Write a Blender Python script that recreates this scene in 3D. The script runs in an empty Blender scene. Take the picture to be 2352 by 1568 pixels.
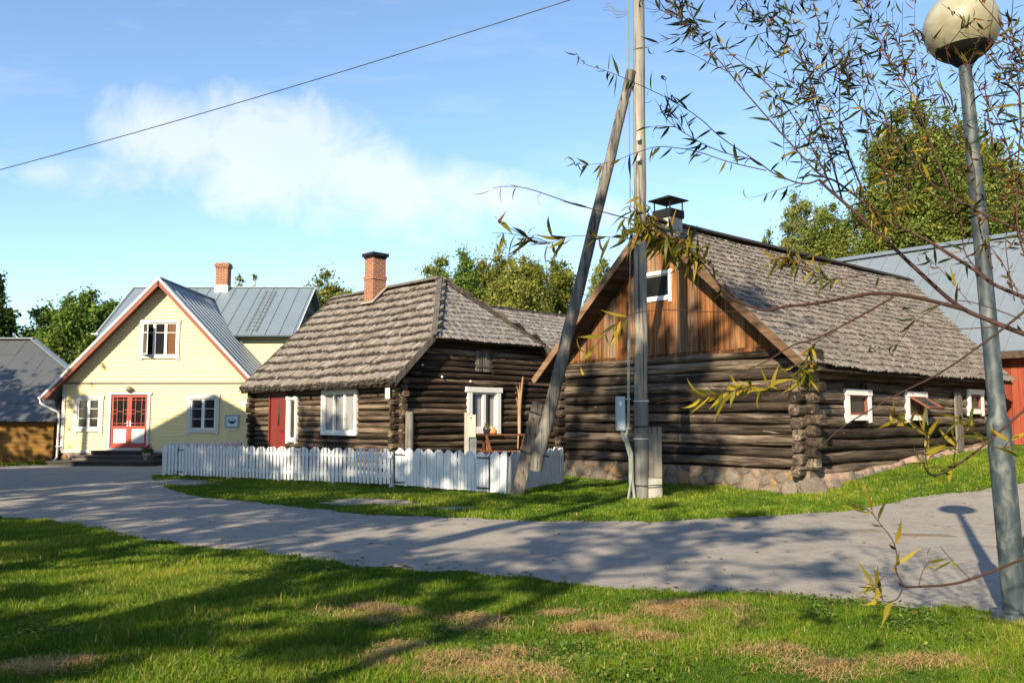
import bpy, math, random
import numpy as np
from mathutils import Vector, Matrix
random.seed(7)
rng = np.random.default_rng(11)
S = bpy.context.scene
COL = S.collection
R = math.radians

# ------------------------------------------------------------------ camera
F_PX, HOR, CAM_H = 1960.0, 963.0, 1.55
TH = math.atan((HOR - 784) / F_PX)
cam = bpy.data.cameras.new("camera")
cam.sensor_width = 36.0
cam.lens = F_PX / 2352 * 36.0
cam.clip_end = 3000
cam.clip_start = 0.05
co = bpy.data.objects.new("camera", cam)
co.location = (0, 0, CAM_H)
co.rotation_euler = (math.pi / 2 + TH, 0, 0)
COL.objects.link(co)
S.camera = co

def at(px, py, Y):
    u = (px - 1176) / F_PX
    v = (784 - py) / F_PX
    d = Vector((u, math.cos(TH) - v * math.sin(TH), math.sin(TH) + v * math.cos(TH)))
    return d / d.y * Y + Vector((0, 0, CAM_H))

def smooth(a, b, x):
    t = np.clip((x - a) / (b - a), 0, 1)
    return t * t * (3 - 2 * t)

BK, BYAW = (6.03, 17.71), 0.715          # old barn near corner and heading
HK, HYAW = (-2.99, 22.815), 0.77         # log house near corner and heading

def gz(x, y):
    """height of the terrain"""
    x = np.asarray(x, float); y = np.asarray(y, float)
    s = (x - BK[0]) * math.cos(BYAW) + (y - BK[1]) * math.sin(BYAW)
    sp = np.log1p(np.exp(np.clip(s * 2.2, -40, 40))) / 2.2
    z = 1.0 * (1 - np.exp(-0.15 * sp))
    z = z * smooth(-9.0, 0.0, x + 0.0 * y) 
    z = z - 0.17 * smooth(25, 32, y) * smooth(-5, -9, x)
    z = z + 0.40 * np.exp(-((x + .7) ** 2 + (y - 24.6) ** 2) / 2.2)
    z = z + 0.018 * np.sin(x * 1.3 + 0.7 * y) * np.sin(y * 1.1 - 0.4 * x) * smooth(60, 20, np.hypot(x, y))
    return z

def gnd(px, py):
    """point of the terrain seen at a photo pixel"""
    a = at(px, py, 1.0) - Vector((0, 0, CAM_H)); lo = 2.0; d = 2.0
    while d < 90:
        if CAM_H + a.z * d < float(gz(a.x * d, d)): break
        lo = d; d += .2
    hi = d
    for _ in range(24):
        m = (lo + hi) / 2
        if CAM_H + a.z * m < float(gz(a.x * m, m)): hi = m
        else: lo = m
    return Vector((a.x * hi, hi, float(gz(a.x * hi, hi))))

# ------------------------------------------------------------------ mesh builder
class MB:
    def __init__(s):
        s.v = []; s.f = []; s.m = []; s.t = []; s.sm = []
    def add(s, vs, fs, tone=None, mi=0, smooth=False):
        o = len(s.v)
        s.v.extend([tuple(p) for p in vs])
        t = random.random() if tone is None else tone
        for f in fs:
            s.f.append(tuple(i + o for i in f)); s.m.append(mi); s.t.append(t); s.sm.append(smooth)
    def hexa(s, p, tone=None, mi=0):
        s.add(p, [(0, 3, 2, 1), (4, 5, 6, 7), (0, 1, 5, 4), (1, 2, 6, 5), (2, 3, 7, 6), (3, 0, 4, 7)], tone, mi)
    def box(s, a, b, tone=None, mi=0, jit=0.0):
        x0, y0, z0 = a; x1, y1, z1 = b
        p = [(x0, y0, z0), (x1, y0, z0), (x1, y1, z0), (x0, y1, z0), (x0, y0, z1), (x1, y0, z1), (x1, y1, z1), (x0, y1, z1)]
        if jit:
            p = [tuple(c + random.uniform(-jit, jit) for c in q) for q in p]
        s.hexa(p, tone, mi)
    def beam(s, a, b, w, h, up=(0, 0, 1), tone=None, mi=0):
        """bar from a to b, width w sideways, height h along up"""
        a = Vector(a); b = Vector(b); d = (b - a).normalized()
        sd = d.cross(Vector(up)).normalized(); u = sd.cross(d).normalized()
        p = [a - sd * w / 2 - u * h / 2, a + sd * w / 2 - u * h / 2, b + sd * w / 2 - u * h / 2, b - sd * w / 2 - u * h / 2,
             a - sd * w / 2 + u * h / 2, a + sd * w / 2 + u * h / 2, b + sd * w / 2 + u * h / 2, b - sd * w / 2 + u * h / 2]
        s.hexa(p, tone, mi)
    def tube(s, pts, rad, n=8, caps=True, tone=None, mi=0, smooth=True, sq=1.0, se=1.0):
        pts = [Vector(p) for p in pts]
        if not isinstance(rad, (list, tuple)): rad = [rad] * len(pts)
        vs = []; fs = []
        t0 = (pts[1] - pts[0]).normalized()
        ref = Vector((0, 0, 1)) if abs(t0.z) < 0.9 else Vector((1, 0, 0))
        nx = t0.cross(ref).normalized()
        for i, p in enumerate(pts):
            if i == 0: t = t0
            elif i == len(pts) - 1: t = (pts[i] - pts[i - 1]).normalized()
            else: t = (pts[i + 1] - pts[i - 1]).normalized()
            nx = (nx - t * nx.dot(t)).normalized(); ny = t.cross(nx)
            for k in range(n):
                a = 2 * math.pi * k / n
                ca, sa_ = math.cos(a), math.sin(a)
                if se != 1.0: ca = math.copysign(abs(ca) ** se, ca); sa_ = math.copysign(abs(sa_) ** se, sa_)
                vs.append(p + (nx * ca + ny * sa_ * sq) * rad[i])
        for i in range(len(pts) - 1):
            for k in range(n):
                k2 = (k + 1) % n
                fs.append((i * n + k, i * n + k2, (i + 1) * n + k2, (i + 1) * n + k))
        s.add(vs, fs, tone, mi, smooth)
        if caps:
            s.add(vs[:n], [tuple(range(n))[::-1]], tone, mi, False)
            s.add(vs[-n:], [tuple(range(n))], tone, mi, False)
    def lathe(s, prof, c=(0, 0, 0), n=24, tone=None, mi=0, axis=None):
        c = Vector(c); vs = []; fs = []
        if axis is None: ax, e1, e2 = Vector((0, 0, 1)), Vector((1, 0, 0)), Vector((0, 1, 0))
        else:
            ax = Vector(axis).normalized(); e1 = ax.cross(Vector((0.3, 0.9, 0.1))).normalized(); e2 = ax.cross(e1)
        for r, z in prof:
            for k in range(n):
                a = 2 * math.pi * k / n
                vs.append(c + e1 * (r * math.cos(a)) + e2 * (r * math.sin(a)) + ax * z)
        for i in range(len(prof) - 1):
            for k in range(n):
                k2 = (k + 1) % n
                fs.append((i * n + k, i * n + k2, (i + 1) * n + k2, (i + 1) * n + k))
        s.add(vs, fs, tone, mi, True)
    def build(s, name, mats, parent=None, loc=None):
        me = bpy.data.meshes.new(name)
        me.from_pydata(s.v, [], s.f)
        if not isinstance(mats, (list, tuple)): mats = [mats]
        for m in mats: me.materials.append(M[m] if isinstance(m, str) else m)
        me.polygons.foreach_set("material_index", s.m)
        me.polygons.foreach_set("use_smooth", s.sm)
        at_ = me.attributes.new("tone", 'FLOAT', 'FACE')
        at_.data.foreach_set("value", s.t)
        me.update()
        o = bpy.data.objects.new(name, me)
        COL.objects.link(o)
        if parent: o.parent = parent
        if loc: o.location = loc
        return o

def np_mesh(name, verts, loops, starts, tones, mat, parent=None):
    """big mesh from numpy arrays"""
    me = bpy.data.meshes.new(name)
    nv, nl, nf = len(verts), len(loops), len(starts)
    me.vertices.add(nv); me.vertices.foreach_set("co", verts.astype(np.float32).ravel())
    me.loops.add(nl); me.loops.foreach_set("vertex_index", loops.astype(np.int32))
    me.polygons.add(nf); me.polygons.foreach_set("loop_start", starts.astype(np.int32))
    me.update(calc_edges=True)
    a = me.attributes.new("tone", 'FLOAT', 'FACE'); a.data.foreach_set("value", tones.astype(np.float32))
    me.materials.append(M[mat])
    me.validate()
    o = bpy.data.objects.new(name, me); COL.objects.link(o)
    if parent: o.parent = parent
    return o

def thing(name, label, cat, loc=(0, 0, 0), rz=0.0, group=None):
    o = bpy.data.objects.new(name, None); COL.objects.link(o)
    o.empty_display_size = 0.3
    o.location = loc; o.rotation_euler = (0, 0, rz)
    tag(o, label, cat, group)
    return o
def tag(o, label, cat, group=None):
    o["label"] = label; o["category"] = cat
    if group: o["group"] = group
    return o
def struct(o, label=None, kind="structure"):
    o["kind"] = kind
    if label: o["label"] = label
    return o

# ------------------------------------------------------------------ materials
M = {}
class NT:
    def __init__(s, name):
        s.mat = bpy.data.materials.new(name); s.mat.use_nodes = True
        s.t = s.mat.node_tree; s.t.nodes.clear()
        M[name] = s.mat
    def n(s, kind, **kw):
        nd = s.t.nodes.new(kind)
        for k, v in kw.items():
            if k.startswith("i_"):
                key = k[2:]; key = int(key) if key.isdigit() else key.replace("_", " ")
                if hasattr(v, "is_output"): s.t.links.new(v, nd.inputs[key])
                else: nd.inputs[key].default_value = v
            else: setattr(nd, k, v)
        return nd
    def obj(s, scale=(1, 1, 1), rot=(0, 0, 0)):
        tc = s.n("ShaderNodeTexCoord")
        return s.n("ShaderNodeMapping", i_Vector=tc.outputs["Object"], i_Scale=scale, i_Rotation=rot).outputs[0]
    def noise(s, vec, scale, detail=4, rough=0.55, dist=0.0):
        return s.n("ShaderNodeTexNoise", i_Vector=vec, i_Scale=scale, i_Detail=detail, i_Roughness=rough, i_Distortion=dist).outputs[0]
    def ramp(s, fac, *stops, interp='LINEAR'):
        r = s.n("ShaderNodeValToRGB", i_Fac=fac); cr = r.color_ramp; cr.interpolation = interp
        while len(cr.elements) < len(stops): cr.elements.new(0.5)
        for e, (p, c) in zip(cr.elements, stops):
            e.position = p
            e.color = (*c, 1) if isinstance(c, tuple) else (c, c, c, 1)
        return r.outputs[0]
    def mix(s, fac, a, b, mode='MIX'):
        nd = s.n("ShaderNodeMix", data_type='RGBA', blend_type=mode)
        for k, v in ((0, fac), (6, a), (7, b)):
            if hasattr(v, "is_output"): s.t.links.new(v, nd.inputs[k])
            else: nd.inputs[k].default_value = (*v, 1) if isinstance(v, tuple) else v
        return nd.outputs[2]
    def math(s, op, a, b=0.0):
        return s.n("ShaderNodeMath", operation=op, i_0=a, i_1=b).outputs[0]
    def tone(s):
        return s.n("ShaderNodeAttribute", attribute_name="tone").outputs["Fac"]
    def bump(s, h, strength=0.3, dist=0.02):
        return s.n("ShaderNodeBump", i_Height=h, i_Strength=strength, i_Distance=dist).outputs[0]
    def out(s, color, rough=0.7, metal=0.0, normal=None, spec=0.5, **kw):
        b = s.n("ShaderNodeBsdfPrincipled")
        for k, v in (("Base Color", color), ("Roughness", rough), ("Metallic", metal), ("Specular IOR Level", spec)):
            if hasattr(v, "is_output"): s.t.links.new(v, b.inputs[k])
            else: b.inputs[k].default_value = (*v, 1) if isinstance(v, tuple) else v
        if normal is not None: s.t.links.new(normal, b.inputs["Normal"])
        for k, v in kw.items(): b.inputs[k.replace("_", " ")].default_value = v
        o = s.n("ShaderNodeOutputMaterial"); s.t.links.new(b.outputs[0], o.inputs[0])
        return b

def wood(name, dark, mid, light, along, cov=(0.36, 0.55, 0.74), rough=0.85, fine=45, bs=0.5, cracks=0.0, tk=.26):
    """weathered wood, grain runs along axis `along` (0,1,2) in object space"""
    t = NT(name)
    sc = [7, 7, 7]; sc[along] = 0.7
    sf = [fine] * 3; sf[along] = 1.6
    a = t.noise(t.obj(sc), 1.0, 5, 0.6, 0.3)
    b = t.noise(t.obj(sf), 1.0, 4, 0.6)
    tn = t.tone()
    f = t.math('ADD', t.math('MULTIPLY', a, 0.62), t.math('ADD', t.math('MULTIPLY', b, 0.3), t.math('MULTIPLY', t.math('SUBTRACT', tn, 0.5), tk)))
    f = t.math('ADD', f, 0.05)
    c = t.ramp(f, (cov[0], dark), (cov[1], mid), (cov[2], light))
    hgt = t.math('ADD', a, b)
    if cracks:
        sk = [26] * 3; sk[along] = .55
        k = t.ramp(t.noise(t.obj(sk), 1.0, 3, 0.5, .4), (.38, 1.0), (.44, 0.0))
        c = t.mix(t.math('MULTIPLY', k, .85), c, tuple(x * .35 for x in dark))
        sp = [9] * 3; sp[along] = 1.1
        pl = t.ramp(t.noise(t.obj(sp), 1.0, 5, 0.62, .2), (.64, 0.0), (.72, 1.0))
        c = t.mix(t.math('MULTIPLY', pl, cracks), c, tuple(min(1, x * 1.5) for x in light))
        hgt = t.math('SUBTRACT', hgt, t.math('MULTIPLY', k, .8))
    t.out(c, rough, normal=t.bump(hgt, bs, 0.015), spec=0.25)

wood("log_long", (0.018, 0.013, 0.009), (0.085, 0.060, 0.042), (0.34, 0.26, 0.19), 0, (0.34, 0.52, 0.74), cracks=.6, bs=.9)
wood("log_front", (0.028, 0.019, 0.013), (0.135, 0.095, 0.066), (0.34, 0.26, 0.185), 1, (0.34, 0.52, 0.74), cracks=.4, bs=.9)
for ax, nm in ((0, "x"), (1, "y")):
    wood("log_dark_" + nm, (0.012, 0.009, 0.007), (0.068, 0.049, 0.036), (0.31, 0.24, 0.18), ax, (0.36, 0.55, 0.76), cracks=.75, bs=.9)
    wood("log_house_" + nm, (0.014, 0.010, 0.007), (0.078, 0.051, 0.034), (0.30, 0.22, 0.15), ax, (0.36, 0.54, 0.76), cracks=.5, bs=.9)
t = NT("board_gable")
n1 = t.noise(t.obj((14, 14, .55)), 1.0, 5, .6, .4); n2 = t.noise(t.obj((70, 70, 1.8)), 1.0, 4, .6); n3 = t.noise(t.obj((.8, .8, .6)), 1.0, 4, .6); tn = t.tone()
f = t.math('ADD', t.math('MULTIPLY', n1, .6), t.math('ADD', t.math('MULTIPLY', n2, .3), t.math('MULTIPLY', t.math('SUBTRACT', tn, .5), .22)))
warm = t.ramp(f, (.30, (.04, .018, .009)), (.45, (.21, .082, .026)), (.62, (.42, .19, .065)))
grey = t.ramp(f, (.30, (.03, .022, .017)), (.46, (.12, .085, .06)), (.62, (.27, .20, .145)))
w_ = t.ramp(t.math('ADD', n3, t.math('MULTIPLY', t.math('SUBTRACT', tn, .5), .5)), (.44, 0.0), (.74, .9))
t.out(t.mix(w_, warm, grey), .85, normal=t.bump(t.math('ADD', n1, n2), .5, .012), spec=.2)
wood("verge_board", (0.05, 0.03, 0.018), (0.14, 0.08, 0.045), (0.27, 0.165, 0.10), 1)
wood("grey_board", (0.06, 0.052, 0.046), (0.145, 0.127, 0.108), (0.25, 0.22, 0.185), 2, cracks=.2)
wood("pole_wood", (0.09, 0.082, 0.074), (0.22, 0.20, 0.175), (0.36, 0.33, 0.285), 2, fine=50, cracks=.2)
wood("tarred_wood", (0.07, 0.07, 0.065), (0.14, 0.14, 0.13), (0.22, 0.21, 0.19), 2, fine=50)
wood("step_wood", (0.035, 0.032, 0.028), (0.075, 0.07, 0.06), (0.14, 0.13, 0.11), 0)
wood("ochre_plank", (0.10, 0.05, 0.012), (0.20, 0.10, 0.022), (0.28, 0.15, 0.04), 0)
wood("red_plank", (0.15, 0.028, 0.016), (0.26, 0.055, 0.028), (0.33, 0.09, 0.05), 2)
wood("picnic_wood", (0.07, 0.026, 0.013), (0.15, 0.058, 0.027), (0.23, 0.10, 0.05), 0)
wood("bare_stick", (0.24, 0.15, 0.09), (0.4, 0.27, 0.17), (0.5, 0.36, 0.25), 2)
wood("bark", (0.035, 0.028, 0.02), (0.1, 0.085, 0.065), (0.2, 0.17, 0.13), 2)
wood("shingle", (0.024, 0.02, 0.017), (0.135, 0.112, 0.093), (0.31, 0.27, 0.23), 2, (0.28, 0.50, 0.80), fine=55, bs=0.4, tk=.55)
wood("shingle_barn", (0.03, 0.025, 0.022), (0.15, 0.127, 0.108), (0.39, 0.345, 0.30), 2, (0.28, 0.47, 0.78), fine=60, bs=0.4, tk=.16)
wood("shingle_hip", (0.035, 0.031, 0.029), (0.17, 0.152, 0.138), (0.43, 0.40, 0.37), 2, (0.28, 0.47, 0.78), fine=60, bs=0.4, tk=.16)
wood("deck_wood", (0.02, 0.014, 0.01), (0.06, 0.04, 0.028), (0.13, 0.085, 0.06), 0)

def paint(name, col, var=0.12, rough=0.6, dirt=(0.5, 0.47, 0.42), dirt_amt=0.15, scale=3.0, streak=True):
    t = NT(name)
    n1 = t.noise(t.obj((scale, scale, scale * (0.35 if streak else 1))), 1.0, 6, 0.65)
    n2 = t.noise(t.obj((14, 14, 5)), 1.0, 3)
    tn = t.tone()
    lo = tuple(c * (1 - var) for c in col); hi = tuple(min(1, c * (1 + var * 0.5)) for c in col)
    c = t.mix(t.math('MULTIPLY', t.math('ADD', n2, tn), 0.5), lo, hi)
    c = t.mix(t.math('MULTIPLY', t.ramp(n1, (0.5, 0.0), (0.8, 1.0)), dirt_amt), c, dirt)
    t.out(c, rough, normal=t.bump(n2, 0.12, 0.005), spec=0.35)
paint("yellow_paint", (0.75, 0.62, 0.31), 0.06, 0.6, (0.5, 0.42, 0.27), 0.32)
paint("white_paint", (0.78, 0.77, 0.73), 0.06, 0.5, (0.5, 0.48, 0.42), 0.22)
paint("fence_white", (0.68, 0.69, 0.71), 0.07, 0.55, (0.4, 0.4, 0.36), 0.5, 4.0)
paint("trim_grey", (0.60, 0.56, 0.49), 0.1, 0.65, (0.4, 0.37, 0.32), 0.3)
paint("panel_grey", (0.52, 0.53, 0.52), 0.05)
paint("red_paint", (0.38, 0.062, 0.045), 0.1, 0.45, (0.3, 0.06, 0.05), 0.25)
paint("red_door", (0.17, 0.024, 0.015), 0.12, 0.5, (0.15, 0.03, 0.02), 0.3)
paint("brown_board", (0.24, 0.075, 0.045), 0.12, 0.6, (0.15, 0.06, 0.04), 0.3)
paint("band_grey", (0.22, 0.2, 0.16), 0.1)
paint("zinc_edge", (0.66, 0.65, 0.63), 0.06, 0.4)
paint("gutter_white", (0.74, 0.75, 0.75), 0.05, 0.35)
paint("cabinet_beige", (0.42, 0.41, 0.33), 0.06, 0.45)
paint("cabinet_grey", (0.16, 0.18, 0.18), 0.06, 0.5)
paint("box_grey", (0.34, 0.40, 0.46), 0.06, 0.35)
paint("conduit", (0.27, 0.285, 0.245), 0.08, 0.45)
paint("sign_frame", (0.28, 0.36, 0.38), 0.08)
paint("sign_face", (0.62, 0.68, 0.72), 0.04)
paint("plate_blue", (0.5, 0.6, 0.62), 0.04)
paint("ink", (0.03, 0.035, 0.05), 0.1)
paint("sash_brown", (0.2, 0.07, 0.04), 0.1)
paint("curtain", (0.27, 0.27, 0.28), 0.25, 0.9, (0.12, 0.12, 0.13), 0.6, 14)
paint("orange_cloth", (0.15, 0.065, 0.028), 0.15, 0.9)
paint("pot_clay", (0.5, 0.47, 0.42), 0.1)
paint("pot_blue", (0.02, 0.02, 0.045), 0.1, 0.3)
paint("orange_glaze", (0.75, 0.19, 0.03), 0.06, 0.5)
paint("flower_pink", (0.7, 0.06, 0.16), 0.2, 0.7)
paint("black_iron", (0.012, 0.012, 0.014), 0.2, 0.45)
paint("concrete", (0.36, 0.34, 0.3), 0.15, 0.9, (0.2, 0.19, 0.16), 0.5, 5)
paint("lamp_black", (0.007, 0.0068, 0.0065), 0.2, 0.75, (0.012, 0.011, 0.01))
paint("porcelain", (0.75, 0.74, 0.72), 0.03, 0.15)
paint("twig_red", (0.055, 0.022, 0.016), 0.4, 0.7, (0.02, 0.014, 0.012), 0.5, 20, False)
paint("rust", (0.2, 0.155, 0.115), 0.3, 0.9)
paint("house_plaster", (0.45, 0.42, 0.36), 0.1)

def metal_roof(name, base, rust=0.1):
    t = NT(name)
    n1 = t.noise(t.obj((0.7, 0.7, 0.7)), 1.0, 5, 0.6)
    n2 = t.noise(t.obj((5, 5, 1.2)), 1.0, 5, 0.65)
    c = t.mix(n1, tuple(x * 0.85 for x in base), tuple(x * 1.12 for x in base))
    c = t.mix(t.math('MULTIPLY', t.ramp(n2, (0.5, 0.0), (0.75, 1.0)), 0.4), c, tuple(x * 0.62 for x in base))
    t.out(c, 0.42, 0.25, normal=t.bump(n1, 0.1, 0.03))
metal_roof("tin_roof", (0.20, 0.25, 0.285))
metal_roof("tin_roof_pale", (0.205, 0.24, 0.275))
metal_roof("felt_roof", (0.10, 0.105, 0.108))

t = NT("galvanised")
n1 = t.noise(t.obj((9, 9, 5)), 1.0, 5, 0.6, 0.5); n2 = t.noise(t.obj((30, 30, 8)), 1.0, 4)
c = t.ramp(t.math('ADD', t.math('MULTIPLY', n1, 0.75), t.math('MULTIPLY', n2, 0.25)), (0.36, (0.016, 0.027, 0.037)), (0.5, (0.036, 0.052, 0.063)), (0.66, (0.13, 0.14, 0.135)))
t.out(c, 0.6, 0.1, normal=t.bump(n2, 0.15, 0.005))

t = NT("globe_plastic")
n1 = t.noise(t.obj((3, 3, 2.2)), 1.0, 4, 0.6, 0.6); n2 = t.noise(t.obj((26, 26, 26)), 1.0, 3)
c = t.ramp(n1, (0.30, (0.20, 0.18, 0.115)), (0.48, (0.29, 0.27, 0.19)), (0.68, (0.42, 0.41, 0.335)))
c = t.mix(t.math('MULTIPLY', t.ramp(n2, (0.6, 0.0), (0.75, 1.0)), 0.3), c, (0.3, 0.26, 0.18))
b = t.out(c, 0.42, 0.0, spec=0.35)
b.inputs["Subsurface Weight"].default_value = 0.15
b.inputs["Subsurface Radius"].default_value = (0.1, 0.1, 0.08)

def glass(name, col=(0.012, 0.013, 0.014), rough=0.06):
    t = NT(name)
    n = t.noise(t.obj((1.5, 1.5, 1.5)), 1.0, 2)
    t.out(col, rough, normal=t.bump(n, 0.03, 0.05), spec=0.55)
glass("dark_glass"); glass("dusty_glass", (0.04, 0.036, 0.03), 0.5); glass("dull_glass", (0.05, 0.052, 0.05), 0.25)

t = NT("brick")
tc = t.n("ShaderNodeTexCoord"); sp = t.n("ShaderNodeSeparateXYZ", i_0=tc.outputs["Object"])
cv = t.n("ShaderNodeCombineXYZ", i_0=t.math('ADD', sp.outputs[0], sp.outputs[1]), i_1=sp.outputs[2])
br = t.n("ShaderNodeTexBrick", i_Vector=cv.outputs[0], i_Scale=1.0, i_Color1=(0.30, 0.085, 0.035, 1), i_Color2=(0.20, 0.055, 0.028, 1), i_Mortar=(0.36, 0.27, 0.2, 1))
br.inputs["Mortar Size"].default_value = 0.012; br.inputs["Brick Width"].default_value = 0.25; br.inputs["Row Height"].default_value = 0.078
n1 = t.noise(t.obj((6, 6, 6)), 1.0, 5)
c = t.mix(t.math('MULTIPLY', t.ramp(n1, (0.45, 0.0), (0.75, 1.0)), 0.5), br.outputs[0], (0.34, 0.16, 0.095))
t.out(c, 0.9, normal=t.bump(t.math('SUBTRACT', n1, br.outputs["Fac"]), 0.5, 0.015), spec=0.2)

t = NT("stone")
n1 = t.noise(t.obj((5, 5, 5)), 1.0, 6, 0.65); n2 = t.noise(t.obj((22, 22, 22)), 1.0, 4)
tn = t.tone()
c = t.ramp(tn, (0.0, (0.10, 0.086, 0.074)), (0.35, (0.165, 0.132, 0.105)), (0.5, (0.19, 0.14, 0.098)), (0.66, (0.27, 0.145, 0.045)), (1.0, (0.165, 0.145, 0.122)))
c = t.mix(t.math('MULTIPLY', t.ramp(n1, (0.4, 0.0), (0.7, 1.0)), 0.55), c, (0.1, 0.09, 0.075))
c = t.mix(t.math('MULTIPLY', t.ramp(n2, (0.5, 0.0), (0.7, 1.0)), 0.35), c, (0.34, 0.29, 0.22))
t.out(c, 0.9, normal=t.bump(t.math('ADD', n1, n2), 0.5, 0.02), spec=0.2)
t = NT("mortar")
n1 = t.noise(t.obj((3, 3, 5)), 1.0, 6, 0.65); n2 = t.noise(t.obj((30, 30, 30)), 1.0, 3)
c = t.ramp(n1, (0.3, (0.13, 0.095, 0.07)), (0.5, (0.33, 0.225, 0.17)), (0.7, (0.47, 0.335, 0.26)))
t.out(c, 0.95, normal=t.bump(t.math('ADD', n1, n2), 0.5, 0.02), spec=0.15)

t = NT("mortar_dark")
n1 = t.noise(t.obj((3, 3, 5)), 1.0, 6, 0.65); n2 = t.noise(t.obj((30, 30, 30)), 1.0, 3)
c = t.ramp(n1, (0.35, (0.06, 0.048, 0.038)), (0.52, (0.17, 0.125, 0.095)), (0.7, (0.36, 0.26, 0.2)))
t.out(c, 0.95, normal=t.bump(t.math('ADD', n1, n2), 0.6, 0.03), spec=0.15)
t = NT("soil_grass")
tc = t.n("ShaderNodeTexCoord"); P = tc.outputs["Object"]
n1 = t.noise(P, 0.9, 6, 0.65); n2 = t.noise(P, 9.0, 5, 0.7); n3 = t.noise(P, 0.28, 3)
c = t.ramp(n2, (0.3, (0.025, 0.045, 0.006)), (0.55, (0.06, 0.095, 0.01)), (0.75, (0.11, 0.14, 0.018)))
c = t.mix(t.math('MULTIPLY', t.ramp(n1, (0.52, 0.0), (0.68, 1.0)), 0.55), c, (0.13, 0.105, 0.05))
t.out(c, 0.95, normal=t.bump(n2, 0.8, 0.05), spec=0.1)

t = NT("grass_blade")
tn = t.tone()
c = t.ramp(tn, (0.0, (0.055, 0.125, 0.010)), (0.45, (0.15, 0.232, 0.017)), (0.7, (0.29, 0.325, 0.030)), (0.8, (0.34, 0.27, 0.06)), (0.9, (0.52, 0.34, 0.15)), (1.0, (0.66, 0.45, 0.24)))
d = t.n("ShaderNodeBsdfDiffuse", i_Color=c); tr = t.n("ShaderNodeBsdfTranslucent", i_Color=c)
mx = t.n("ShaderNodeMixShader", i_0=0.38, i_1=d.outputs[0], i_2=tr.outputs[0])
gl = t.n("ShaderNodeBsdfGlossy", i_Roughness=0.45, i_Color=(1, 1, 1, 1))
mx2 = t.n("ShaderNodeMixShader", i_0=0.008, i_1=mx.outputs[0], i_2=gl.outputs[0])
t.t.links.new(mx2.outputs[0], t.n("ShaderNodeOutputMaterial").inputs[0])

def leafmat(name, stops, trans=0.35, gloss=0.008):
    t = NT(name)
    c = t.ramp(t.tone(), *stops)
    d = t.n("ShaderNodeBsdfDiffuse", i_Color=c); tr = t.n("ShaderNodeBsdfTranslucent", i_Color=c)
    mx = t.n("ShaderNodeMixShader", i_0=trans, i_1=d.outputs[0], i_2=tr.outputs[0])
    gl = t.n("ShaderNodeBsdfGlossy", i_Roughness=0.4, i_Color=(1, 1, 1, 1))
    m2 = t.n("ShaderNodeMixShader", i_0=gloss, i_1=mx.outputs[0], i_2=gl.outputs[0])
    t.t.links.new(m2.outputs[0], t.n("ShaderNodeOutputMaterial").inputs[0])
leafmat("leaf_deciduous", ((0.0, (0.046, 0.089, 0.019)), (0.5, (0.124, 0.196, 0.034)), (1.0, (0.264, 0.310, 0.062))))
leafmat("leaf_olive", ((0.0, (0.061, 0.087, 0.015)), (0.5, (0.180, 0.197, 0.037)), (1.0, (0.348, 0.319, 0.066))))
leafmat("leaf_birch", ((0.0, (0.055, 0.086, 0.019)), (0.5, (0.158, 0.193, 0.037)), (1.0, (0.308, 0.318, 0.074))))
leafmat("leaf_pale", ((0.0, (0.104, 0.131, 0.038)), (0.5, (0.219, 0.250, 0.076)), (1.0, (0.348, 0.357, 0.124))))
leafmat("leaf_dark", ((0.0, (0.016, 0.035, 0.010)), (0.5, (0.043, 0.073, 0.016)), (1.0, (0.095, 0.125, 0.026))))
leafmat("leaf_willow", ((0.0, (0.014, 0.026, 0.008)), (0.35, (0.038, 0.052, 0.012)), (0.55, (0.11, 0.105, 0.018)), (0.72, (0.34, 0.25, 0.025)), (0.86, (0.22, 0.09, 0.025)), (1.0, (0.04, 0.022, 0.016))), 0.32, 0.006)
leafmat("leaf_litter", ((0.0, (0.2, 0.13, 0.05)), (1.0, (0.07, 0.05, 0.03))), 0.1)

t = NT("birch_bark")
n1 = t.noise(t.obj((4, 4, 9)), 1.0, 5, 0.7)
t.out(t.ramp(n1, (0.38, (0.05, 0.045, 0.04)), (0.52, (0.5, 0.48, 0.44)), (0.8, (0.62, 0.6, 0.56))), 0.8)

t = NT("paving")
tc = t.n("ShaderNodeTexCoord"); P = tc.outputs["Object"]
mp = t.n("ShaderNodeMapping", i_Vector=P, i_Rotation=(0, 0, R(-38)))
br = t.n("ShaderNodeTexBrick", i_Vector=mp.outputs[0], i_Scale=1.0, i_Color1=(0.30, 0.272, 0.243, 1), i_Color2=(0.255, 0.232, 0.208, 1), i_Mortar=(0.225, 0.195, 0.155, 1))
br.inputs["Mortar Size"].default_value = 0.007; br.inputs["Brick Width"].default_value = 0.2; br.inputs["Row Height"].default_value = 0.1; br.inputs["Mortar Smooth"].default_value = 0.4
n1 = t.noise(P, 0.55, 6, 0.6); n2 = t.noise(P, 14.0, 4, 0.7); n3 = t.noise(P, 2.4, 5, 0.65)
c = t.mix(t.math('MULTIPLY', t.ramp(n1, (0.42, 0.0), (0.7, 1.0)), 0.75), br.outputs[0], (0.345, 0.305, 0.255))
c = t.mix(t.math('MULTIPLY', t.ramp(n3, (0.5, 0.0), (0.75, 1.0)), 0.65), c, (0.17, 0.148, 0.122))
c = t.mix(t.math('MULTIPLY', t.ramp(n2, (0.5, 0.0), (0.8, 1.0)), 0.4), c, (0.41, 0.355, 0.29))
n4 = t.noise(P, 46.0, 3, 0.7); n5 = t.noise(P, 6.0, 5, 0.7, .6)
c = t.mix(t.math('MULTIPLY', t.ramp(n4, (.62, 0.0), (.72, 1.0)), .55), c, (.09, .08, .065)); c = t.mix(t.math('MULTIPLY', t.ramp(n5, (.58, 0.0), (.68, 1.0)), .4), c, (.15, .13, .105))
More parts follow.
